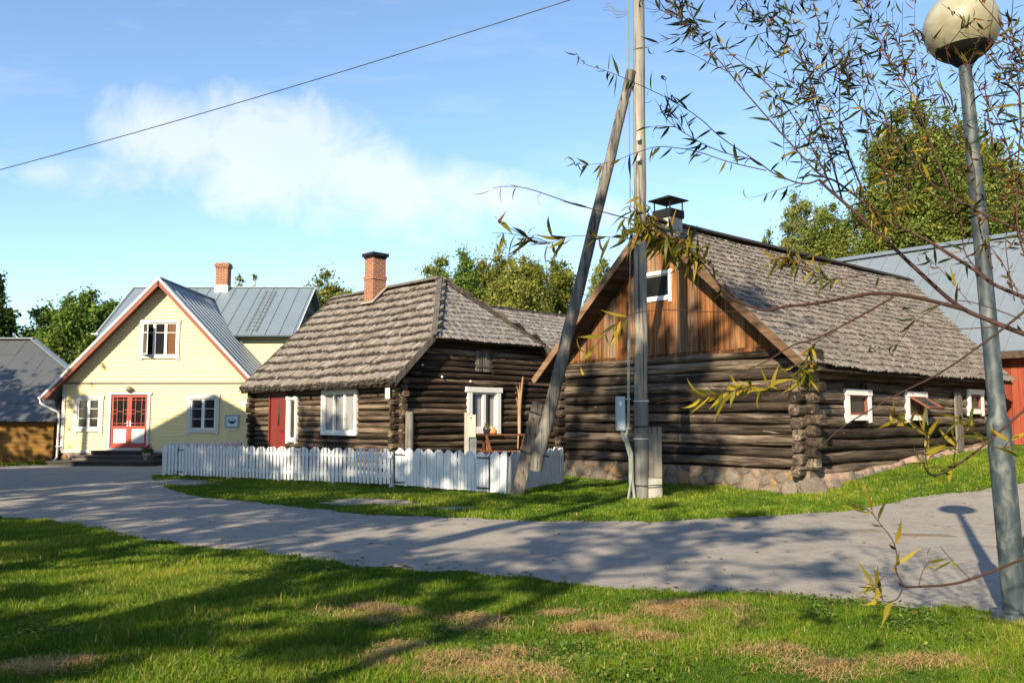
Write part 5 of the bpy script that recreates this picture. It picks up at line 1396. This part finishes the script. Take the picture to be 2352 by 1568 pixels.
# trees and a house that stand behind and left of the viewpoint; they throw the dappled shade on lawn, road and fence
SUNV = Vector((-.387, -.794, .469))
def shade(label, x, y, h, r, z0f, n, ncl, cl=.24, seed=0, sz=.30):
    return tree(label, (x, y, 0), h, r, r, z0f, ncl, n, sz, "leaf_deciduous", "round", "bark", "trees beside the viewpoint", "tree", cl, seed=seed)
shade("tall tree left of the viewpoint shading the middle of the road", -9.6, 0.0, 12.2, 4.0, .38, 5200, 40, .22, 61)
shade("second tall tree farther left shading lawn and road", -14.6, -.4, 13.0, 4.0, .38, 5200, 40, .22, 62)
shade("tall slim tree left of the viewpoint shading fence and barn gable", -6.1, .3, 17.2, 3.1, .62, 2900, 32, .25, 63)
shade("smaller tree behind the viewpoint shading the near lawn", -7.9, -3.9, 8.6, 2.4, .40, 1000, 24, .22, 64)
shade("thin crowned tree behind the viewpoint dappling the road and lawn edge", -5.6, -4.2, 10.8, 2.7, .66, 1500, 24, .30, 67, .26)
shade("spreading tree far left shading the low ochre barn", -27.6, 21.4, 12, 4.3, .3, 9000, 54, .24, 65)
shade("tall tree left of the viewpoint shading the long picket fence", -15.6, 4.4, 13.6, 3.5, .50, 7500, 44, .23, 66)
for i, (x, y, h_, r_, lb_) in enumerate(((6, -9, 13, 4.5, "unseen dense tree added close behind the viewpoint to cut sky light"), (14, -7, 14, 5, "unseen dense tree added behind and right of the viewpoint to cut sky light"), (23, -2, 13, 5, "unseen broad tree added right of the viewpoint to cut sky light"), (31, 7, 14, 5, "unseen broad tree added far right beyond the road to cut sky light"), (-27, -3, 12, 5, "unseen broad tree added far left of the viewpoint to cut sky light"), (-34, 9, 13, 5.5, "unseen broad tree added far left beyond the road to cut sky light"))):
    tree(lb_, (x, y, 0), h_, r_, r_, .18, 60, 4200, .55, "leaf_deciduous", "round", "bark", "trees beside the viewpoint", "tree", .34, seed=80 + i)  # unseen tree belt, added only to hold back sky light from shaded faces
vh = thing("village_house", "plain two storey house beyond the left edge casting a gable shadow", "house", (-18.2, 16, 0))
mb = MB(); mb.box((-3.8, -4, -.3), (3.8, 3.8, 8.2)); mb.add([(-3.8, 3.8, 8.2), (3.8, 3.8, 8.2), (0, 3.8, 10.3)], [(0, 1, 2)]); mb.add([(-3.8, -4, 8.2), (3.8, -4, 8.2), (0, -4, 10.3)], [(0, 1, 2)]); mb.build("wall", "house_plaster", vh)
mb = MB()
for s in (1, -1): slab(mb, [(0, -4.3, 10.5), (0, 4.0, 10.5), (s * 4.3, 4.0, 8.17), (s * 4.3, -4.3, 8.17)], .08)
mb.build("roof", "tin_roof", vh)

# ------------------------------------------------------------------ willow in the foreground
wl = thing("willow_tree", "willow with thin red twigs and narrow yellowing leaves reaching in from the right", "tree", (2.62, 3.5, 0))
WB = Vector((2.62, 3.5, 0))
def crom(P, n=6):
    P = [P[0]] + P + [P[-1]]; out = []
    for i in range(1, len(P) - 2):
        for k in range(n):
            t = k / n; a, b, c, d = P[i - 1], P[i], P[i + 1], P[i + 2]
            out.append(.5 * ((2 * b) + (c - a) * t + (2 * a - 5 * b + 4 * c - d) * t * t + (3 * b - a - 3 * c + d) * t ** 3))
    out.append(P[-2]); return out
LV, LF, LT = [], [], []
def leaf(p, d, L, w, tone, curl, store):
    d = d.normalized(); rv = Vector((random.gauss(0, 1), random.gauss(0, 1), random.gauss(0, 1)))
    s = d.cross(rv).normalized(); nn = s.cross(d); ns = 6; vs = []; q = Vector(p); prof = (.12, .75, 1, .92, .62, .28, .03)
    twist = random.uniform(-.25, .25) * (1 + abs(curl))
    for k in range(ns + 1):
        ww = w * .5 * prof[k]
        vs += [q - s * ww, q + s * ww]
        st = L / ns
        d = (d + nn * (curl / ns)).normalized(); nn = s.cross(d)
        s = (s + nn * twist / ns).normalized(); nn = s.cross(d).normalized()
        q = q + d * st
    store.add(vs, [(2 * k, 2 * k + 1, 2 * k + 3, 2 * k + 2) for k in range(ns)], tone, 0, True)
def tone_of(kind):
    r = random.random()
    if kind == "green": return random.uniform(0, .42) if r < .80 else (random.uniform(.5, .75) if r < .9 else random.uniform(.85, 1))
    if kind == "mixed": return random.uniform(.05, .5) if r < .58 else (random.uniform(.5, .74) if r < .70 else random.uniform(.86, 1))
    if kind == "dry": return random.uniform(.88, 1) if r < .72 else random.uniform(.2, .6)
    if kind == "olive": return random.uniform(.36, .62) if r < .72 else random.uniform(.62, .9)
    return random.uniform(.42, .62) if r < .35 else random.uniform(.62, .78)          # yellow
def sprout(path, f0, f1, n, kind, L, store, wood, twigs=0, down=.35, curlv=.5, tl=(.10, .3)):
    m = len(path) - 1
    def pos(f):
        x = f * m; i = min(int(x), m - 1); return path[i].lerp(path[i + 1], x - i), (path[i + 1] - path[i]).normalized()
    def put(p, t, k, tip):
        r = Vector((random.gauss(0, 1), random.gauss(0, 1), random.gauss(0, 1))); r = (r - t * r.dot(t)).normalized()
        d = t * random.uniform(.2, 1.0) + r * random.uniform(.3, 1.0) + Vector((0, 0, -down * random.uniform(0, 2)))
        tn = tone_of(k); dry = tn > .84 or tip > .85
        leaf(p, d, L * random.uniform(.55, 1.25) * (.75 if dry else 1), L * random.uniform(.095, .15) * (.75 if dry else 1), tn, random.gauss(0, 1) * curlv * (5 if dry else 1.7), store)
    for _ in range(n):
        f = f0 + (f1 - f0) * random.random(); p, t = pos(f); put(p, t, kind, f)
    for _ in range(twigs):
        f = f0 + (f1 - f0) * random.random() ** .8; p, t = pos(f)
        r = Vector((random.gauss(0, 1), random.gauss(0, .7), random.gauss(0, 1))); r = (r - t * r.dot(t)).normalized()
        d = (t * 1.1 + r * .75 + Vector((0, 0, .15))).normalized(); ll = random.uniform(*tl); tp = [p]
        for k in range(5):
            d = (d + Vector((random.gauss(0, .09), random.gauss(0, .09), random.gauss(0, .09)))).normalized(); tp.append(tp[-1] + d * ll / 5)
        wood.tube(tp, [.0022, .0019, .0016, .0013, .001, .0008], 4, False)
        for k in range(random.randint(3, 7)):
            i = random.randint(1, 5); put(tp[i], (tp[i] - tp[i - 1]).normalized(), kind, i / 5.5)
def branch(px, Y0, Y1, r0, r1, n=0, kind="mixed", L=.085, twigs=0, f0=.2, f1=1.0, down=.35, root=None, curlv=.5, part="branch", tl=(.1, .3)):
    m = len(px)
    P = [at(x, y, Y0 + (Y1 - Y0) * i / (m - 1)) - WB for i, (x, y) in enumerate(px)]
    if root is not None:
        x0, y0 = px[0]; x1, y1 = px[1]; k_ = 70 / max(1, x0 - x1)
        P = [Vector(root) - WB, at(x0 + (x0 - x1) * k_, y0 + (y0 - y1) * k_, Y0) - WB] + P
    path = crom(P, 6); k = len(path)
    wd = MB(); st = MB(); n = int(n * 1.1); L *= 1.14; twigs = int(twigs * 1.0)
    r0 *= .8; wd.tube(path, [r0 + (r1 - r0) * (i / (k - 1)) ** .7 for i in range(k)], 7, True, random.random())
    sprout(path, f0, f1, n, kind, L, st, wd, twigs, down, curlv, tl)
    o = wd.build("branch", "twig_red", wl)
    if st.f: st.build("foliage", "leaf_willow", o)
    return path
mb = MB(); mb.tube([(0, 0, -.3), (.02, .02, .5), (-.03, 0, 1.1), (-.02, .03, 1.7), (.05, .05, 2.3)], [.075, .06, .05, .04, .03], 10); mb.tube([(0, 0, .25), (.12, .1, .9), (.15, .1, 1.7), (.1, .15, 2.6)], [.05, .045, .035, .02], 8)
mb.build("trunk", "bark", wl)
ro = lambda z_, dx=0, dy=0: WB + Vector((dx - .02, dy, z_))
# two thick limbs and what grows from them
branch([(2352, 767), (2283, 740), (2199, 701), (2103, 617), (2031, 548), (1935, 462), (1900, 432), (1882, 413)], 3.45, 3.75, .016, .006, 6, "mixed", root=ro(1.45))
branch([(2352, 683), (2283, 653), (2238, 620), (2133, 554), (2073, 524), (1995, 473), (1923, 419), (1881, 399), (1824, 339), (1749, 255), (1680, 174), (1635, 120), (1584, 66), (1554, 30), (1546, -10)], 3.5, 4.0, .013, .0014, 55, "mixed", twigs=16, f0=.35, root=ro(1.7))
branch([(1882, 413), (1842, 422), (1779, 399), (1734, 369), (1674, 354), (1614, 330), (1539, 282), (1512, 240)], 3.75, 3.95, .006, .0012, 26, "green", twigs=6, f0=.1)
branch([(1740, 372), (1659, 318), (1608, 273), (1554, 237), (1494, 207), (1434, 180), (1389, 162), (1344, 147), (1322, 120)], 3.8, 4.1, .0035, .0010, 22, "mixed", .095, f0=.1, down=.7)
branch([(1760, 392), (1674, 372), (1599, 348), (1518, 337), (1464, 350), (1404, 372), (1344, 378), (1318, 372)], 3.8, 4.0, .0035, .0010, 24, "olive", .1, f0=.1, down=.8)
branch([(1935, 462), (1900, 330), (1869, 240), (1848, 150), (1779, 78), (1746, 39), (1707, 0), (1690, -20)], 3.72, 4.2, .006, .0014, 42, "green", twigs=12, f0=.15)
branch([(1917, 443), (1860, 330), (1779, 210), (1674, 120), (1629, 78), (1581, 51), (1560, 20)], 3.72, 4.0, .005, .0012, 44, "green", twigs=12, f0=.15)
branch([(1893, 330), (1875, 228), (1848, 150), (1821, 75), (1812, 36), (1779, 15)], 3.8, 4.3, .004, .0012, 30, "green", twigs=9)
branch([(1983, 440), (1938, 330), (1929, 285), (1928, 180), (1920, 147), (1893, 87), (1875, 36), (1866, -10)], 3.65, 4.1, .006, .0014, 42, "green", twigs=9, f0=.1)
branch([(2178, 430), (2133, 315), (2103, 234), (2064, 165), (2037, 129), (2001, 48), (1986, -10)], 3.6, 4.0, .006, .0014, 48, "mixed", twigs=10, f0=.1)
branch([(2352, 533), (2247, 485), (2175, 446), (2118, 398), (2058, 300), (1989, 264), (1929, 180), (1900, 110)], 3.3, 3.9, .009, .0014, 46, "mixed", twigs=10, f0=.3, root=ro(2.2))
branch([(2280, 617), (2253, 536), (2241, 452), (2236, 380), (2200, 280), (2160, 190), (2140, 80)], 3.4, 3.8, .005, .0012, 26, "dry", twigs=6)
branch([(2286, 653), (2241, 614), (2214, 572), (2205, 497), (2170, 420), (2120, 330), (2100, 250)], 3.45, 3.8, .005, .0012, 20, "mixed", twigs=5)
branch([(2103, 234), (2085, 150), (2073, 120), (2073, 6)], 3.85, 4.0, .0025, .001, 15, "dry", twigs=2, curlv=.8)
branch([(2110, 260), (2103, 150), (2100, 60), (2103, -10)], 3.8, 4.0, .0025, .001, 16, "dry", twigs=2, curlv=.8)
branch([(2030, 250), (2000, 180), (1970, 100), (1940, 40)], 3.8, 4.0, .0022, .0009, 24, "dry", .06, curlv=1.0)
branch([(2420, 300), (2352, 150), (2298, 60), (2253, 6), (2240, -20)], 3.2, 3.5, .005, .0014, 16, "dry", twigs=4, f0=.1)
branch([(2352, 160), (2289, 105), (2230, 60), (2163, 9)], 3.3, 3.6, .0025, .001, 12, "dry", .06, curlv=.9)
branch([(2400, 560), (2330, 390), (2301, 300), (2238, 186), (2200, 120)], 3.2, 3.7, .005, .0012, 22, "dry", twigs=5, f0=.1)
branch([(2352, 560), (2300, 420), (2283, 339), (2265, 228), (2262, 160)], 3.3, 3.6, .004, .0012, 16, "mixed", twigs=3)
branch([(2420, 700), (2345, 560), (2336, 420), (2345, 260), (2330, 120), (2322, 40)], 3.1, 3.4, .006, .0014, 60, "dry", twigs=8, f0=.15)
branch([(2400, 480), (2352, 330), (2340, 200), (2352, 60)], 3.1, 3.3, .004, .0012, 40, "mixed", twigs=6, f0=.1)
branch([(2352, 700), (2300, 600), (2262, 560), (2240, 580)], 3.2, 3.4, .003, .001, 22, "dry", .065, f0=.1, curlv=.8)
branch([(2330, 690), (2310, 560), (2325, 480)], 3.2, 3.4, .003, .001, 18, "dry", .07, f0=.1)
branch([(2230, 700), (2180, 640), (2140, 600), (2120, 580)], 3.3, 3.5, .002, .0009, 16, "green", .08, f0=.2)
branch([(2345, 732), (2200, 690), (2100, 740), (2060, 790), (1990, 810)], 3.2, 3.3, .003, .001, 5, "mixed", .08)
branch([(2300, 750), (2150, 752), (2060, 700), (1990, 640)], 3.2, 3.4, .003, .001, 4, "green", .08)
# the long arch that crosses the barn gable
branch([(2220, 712), (2103, 683), (2013, 674), (1953, 683), (1863, 698), (1803, 704), (1756, 712), (1700, 695), (1666, 672), (1616, 607), (1560, 560), (1496, 517), (1415, 495), (1315, 467), (1215, 434), (1165, 428), (1132, 432)], 3.4, 3.1, .011, .0010, 26, "olive", .1, twigs=0, f0=.5, down=.7)
branch([(1700, 695), (1640, 620), (1590, 575), (1540, 545), (1480, 520)], 3.1, 3.05, .003, .001, 46, "olive", .095, twigs=14, f0=.3, down=.8, tl=(.05, .16))
branch([(1640, 610), (1565, 567), (1430, 547), (1315, 542), (1260, 560), (1225, 552)], 3.1, 3.05, .0028, .0009, 28, "olive", .1, twigs=4, f0=.05, down=.6)
branch([(1756, 712), (1640, 716), (1520, 712), (1440, 727), (1370, 790), (1330, 850)], 3.1, 2.9, .0025, .0009, 12, "yellow", .09, f0=.5, down=.4)
branch([(2052, 682), (1971, 728), (1878, 776), (1822, 792), (1760, 830), (1691, 862), (1650, 905), (1570, 915), (1508, 925)], 3.3, 2.8, .006, .0009, 0, "yellow")
branch([(1775, 900), (1740, 885), (1690, 895), (1650, 905), (1600, 915), (1540, 925)], 2.85, 2.8, .0022, .0009, 40, "yellow", .085, f0=.02, f1=.8, down=.1)
branch([(1920, 760), (1870, 790), (1850, 830), (1846, 850)], 3.15, 3.1, .003, .001, 26, "olive", .07, twigs=8, f0=.3, tl=(.04, .12))
branch([(1990, 630), (1900, 640), (1840, 600), (1800, 590)], 3.3, 3.2, .003, .001, 30, "olive", .075, twigs=8, f0=.2, tl=(.05, .15))
branch([(2140, 330), (2080, 420), (2050, 480), (2020, 500), (1980, 450)], 3.4, 3.3, .003, .001, 60, "olive", .06, twigs=18, f0=.1, tl=(.05, .14))
branch([(2060, 520), (2040, 430), (2030, 380), (2050, 300)], 3.35, 3.3, .003, .001, 44, "olive", .055, twigs=10, f0=.1, tl=(.05, .14))
# near low twigs
branch([(2352, 716), (2283, 770), (2163, 854), (2061, 906), (1945, 974), (1880, 1030)], 2.5, 2.4, .008, .0012, 0, "mixed", root=ro(1.35, -.2, -.6))
branch([(2352, 942), (2265, 1018), (2201, 1066), (2157, 1090), (2133, 1086), (2120, 1060)], 2.5, 2.4, .0062, .0018, 8, "yellow", .075, f0=.3, root=ro(1.1, -.2, -.6))
branch([(2133, 1084), (2125, 1040), (2130, 1000), (2090, 970), (2040, 950)], 2.4, 2.35, .002, .0009, 26, "yellow", .08, f0=.05, down=.0)
branch([(2190, 1068), (2200, 1010), (2230, 980), (2200, 960)], 2.4, 2.35, .002, .0009, 15, "yellow", .07, f0=.1, down=0)
branch([(2270, 1018), (2300, 1030), (2320, 1010), (2340, 1000)], 2.45, 2.4, .002, .0009, 7, "yellow", .07, f0=.2)
branch([(2352, 1282), (2293, 1306), (2201, 1338), (2121, 1346), (2077, 1346), (2064, 1336)], 2.3, 2.2, .0062, .0024, 0, "yellow", root=ro(.6, -.25, -.8))
branch([(2077, 1346), (2058, 1310), (2061, 1280), (2050, 1240), (2020, 1200), (2000, 1175), (1975, 1160)], 2.2, 2.15, .0022, .0009, 15, "yellow", .075, f0=.03, down=.0)
branch([(2075, 1346), (2060, 1375), (2030, 1380), (2020, 1350), (1990, 1340)], 2.2, 2.15, .0022, .0009, 12, "yellow", .07, f0=.3, down=.1)
branch([(2110, 1346), (2120, 1310), (2140, 1280)], 2.2, 2.18, .0016, .0008, 4, "yellow", .06, f0=.4, down=.0)
branch([(2230, 1330), (2190, 1290), (2160, 1255)], 2.25, 2.2, .0014, .0008, 2, "olive", .05, f0=.5)
# fine twigs that fill the net between the limbs
for k in range(18):
    x = random.uniform(1700, 2330); y = random.uniform(110, 470) * (1 - .25 * (2300 - x) / 600) + 20
    if x < 1850 and y > 330: continue
    a = R(random.gauss(118, 20)); l = random.uniform(110, 260); Yd = random.uniform(3.4, 4.3); bx, by = x - math.cos(a) * l * .5, y + math.sin(a) * l * .5
    pts = [(bx + math.cos(a) * l * f + random.gauss(0, 7), by - math.sin(a) * l * f + random.gauss(0, 7)) for f in (0, .3, .6, 1)]
    branch(pts, Yd, Yd + random.uniform(-.1, .3), .0021, .0008, random.randint(7, 15), random.choice(("green", "green", "mixed", "dry")), .075, twigs=2, f0=.1)
for k in range(11):
    x = random.gauss(1905, 70); y = random.gauss(300, 75); a = R(random.gauss(112, 22)); l = random.uniform(90, 190); Yd = random.uniform(3.5, 4.1)
    pts = [(x + math.cos(a) * l * (f - .5) + random.gauss(0, 6), y - math.sin(a) * l * (f - .5) + random.gauss(0, 6)) for f in (0, .35, .7, 1)]
    branch(pts, Yd, Yd + random.uniform(-.1, .2), .002, .0008, random.randint(12, 20), random.choice(("green", "green", "mixed")), .068, twigs=3, f0=.05)
# the crown beyond the frame (it shades lamp and road)
for k in range(14):
    a = random.uniform(-.9, 1.2); b0 = ro(random.uniform(1.5, 2.4)); b1 = b0 + Vector((random.uniform(.1, 1.0), random.uniform(-.9, .6), random.uniform(.5, 1.4)))
    path = crom([b0 - WB, (b0.lerp(b1, .5) + Vector((0, 0, .15))) - WB, b1 - WB], 6); wd = MB(); st_ = MB()
    wd.tube(path, [.012 - .010 * i / (len(path) - 1) for i in range(len(path))], 6); sprout(path, .2, 1, 60, "mixed", .085, st_, wd, 14); o = wd.build("branch", "twig_red", wl); st_.build("foliage", "leaf_willow", o)

# ------------------------------------------------------------------ sun, sky, render
EL, AZ = 28.0, 26.0
sl = bpy.data.lights.new("sun", 'SUN'); sl.energy = 4.9; sl.angle = R(.55); sl.color = (1.0, .86, .62)
so = bpy.data.objects.new("sun", sl); COL.objects.link(so)
so.rotation_euler = SUNV.to_track_quat('Z', 'Y').to_euler()
W = bpy.data.worlds.new("World"); S.world = W; W.use_nodes = True
nt = W.node_tree; nt.nodes.clear()
def wn(kind, **kw):
    nd = nt.nodes.new(kind)
    for k, v in kw.items():
        if k.startswith("i_"):
            key = k[2:]; key = int(key) if key.isdigit() else key
            if hasattr(v, "is_output"): nt.links.new(v, nd.inputs[key])
            else: nd.inputs[key].default_value = v
        else: setattr(nd, k, v)
    return nd
def wm(op, a, b=0.0): return wn("ShaderNodeMath", operation=op, i_0=a, i_1=b).outputs[0]
sky = wn("ShaderNodeTexSky", sky_type='NISHITA', sun_disc=False, sun_elevation=R(EL), sun_rotation=R(180 + AZ), altitude=100, air_density=1.0, dust_density=.25, ozone_density=2.2)
tcw = wn("ShaderNodeTexCoord"); xyz = wn("ShaderNodeSeparateXYZ", i_0=tcw.outputs["Generated"])
yy = wm('MAXIMUM', xyz.outputs[1], .02)
u = wm('DIVIDE', xyz.outputs[0], yy); w = wm('DIVIDE', xyz.outputs[2], yy)       # direction on the northern sky
uw = wn("ShaderNodeCombineXYZ", i_0=u, i_1=w).outputs[0]
def puff(cu, cw, ru, rw, ang):
    du = wm('SUBTRACT', u, cu); dw_ = wm('SUBTRACT', w, cw); c, s = math.cos(ang), math.sin(ang)
    p = wm('DIVIDE', wm('ADD', wm('MULTIPLY', du, c), wm('MULTIPLY', dw_, s)), ru); q = wm('DIVIDE', wm('SUBTRACT', wm('MULTIPLY', dw_, c), wm('MULTIPLY', du, s)), rw)
    return wm('SUBTRACT', 1.0, wm('SQRT', wm('ADD', wm('MULTIPLY', p, p), wm('MULTIPLY', q, q))))
nz = wn("ShaderNodeTexNoise", i_Vector=uw, i_Scale=13.0, i_Detail=10.0, i_Roughness=.6, i_Distortion=.5).outputs[0]
mpz = wn("ShaderNodeMapping", i_Vector=uw, i_Scale=(5, 22, 1), i_Rotation=(0, 0, R(8)))
nw = wn("ShaderNodeTexNoise", i_Vector=mpz.outputs[0], i_Scale=1.0, i_Detail=7.0, i_Roughness=.6).outputs[0]
k_ = None
for (cu, cw, ru, rw, an, g) in ((-.40, .338, .10, .060, -.3, 1.0), (-.28, .315, .15, .080, -.25, 1.15), (-.17, .285, .15, .055, -.25, 1.0), (-.04, .268, .16, .034, -.12, .85), (.06, .25, .12, .022, -.05, .55), (-.22, .25, .16, .030, -.2, .6), (-.57, .292, .08, .024, 0, .55), (-.45, .29, .12, .032, .05, .42)):
    p = wm('MULTIPLY', wm('MAXIMUM', wm('ADD', puff(cu, cw, ru, rw, an), .30), 0.0), g)
    k_ = p if k_ is None else wm('MAXIMUM', k_, p)
dens = wm('ADD', wm('MULTIPLY', k_, 1.0), wm('MULTIPLY', wm('SUBTRACT', nz, .5), wm('MULTIPLY', wm('MINIMUM', wm('MULTIPLY', k_, 4.0), 1.0), 2.0)))
rp = wn("ShaderNodeValToRGB", i_Fac=dens); rp.color_ramp.elements[0].position = .12; rp.color_ramp.elements[1].position = .95
rp.color_ramp.elements[0].color = (0, 0, 0, 1); rp.color_ramp.elements[1].color = (.62, .62, .62, 1)
wisp = wn("ShaderNodeValToRGB", i_Fac=nw); wisp.color_ramp.elements[0].position = .52; wisp.color_ramp.elements[1].position = .85; wisp.color_ramp.elements[0].color = (0, 0, 0, 1); wisp.color_ramp.elements[1].color = (.16, .16, .16, 1)
cm = wm('MAXIMUM', rp.outputs[0], wisp.outputs[0])
mixc = wn("ShaderNodeMix", data_type='RGBA'); nt.links.new(cm, mixc.inputs[0]); tint = wn('ShaderNodeMix', data_type='RGBA', blend_type='MULTIPLY'); tint.inputs[0].default_value = 1; nt.links.new(sky.outputs[0], tint.inputs[6]); tint.inputs[7].default_value = (.94, .98, 1.0, 1); nt.links.new(tint.outputs[2], mixc.inputs[6]); cs = wn('ShaderNodeMix', data_type='RGBA'); nt.links.new(wn('ShaderNodeTexNoise', i_Vector=uw, i_Scale=7.0, i_Detail=6.0).outputs[0], cs.inputs[0]); cs.inputs[6].default_value = (3.9, 4.25, 4.75, 1); cs.inputs[7].default_value = (5.2, 5.1, 5.0, 1); nt.links.new(cs.outputs[2], mixc.inputs[7])
bg = wn("ShaderNodeBackground", i_Color=mixc.outputs[2], i_Strength=.122); nt.links.new(bg.outputs[0], wn("ShaderNodeOutputWorld").inputs[0])
S.view_settings.view_transform = 'Standard'; S.view_settings.look = 'None'; S.view_settings.exposure = 1.0; S.view_settings.gamma = 1.0
S.cycles.max_bounces = 6; S.cycles.transparent_max_bounces = 4; S.cycles.use_denoising = True
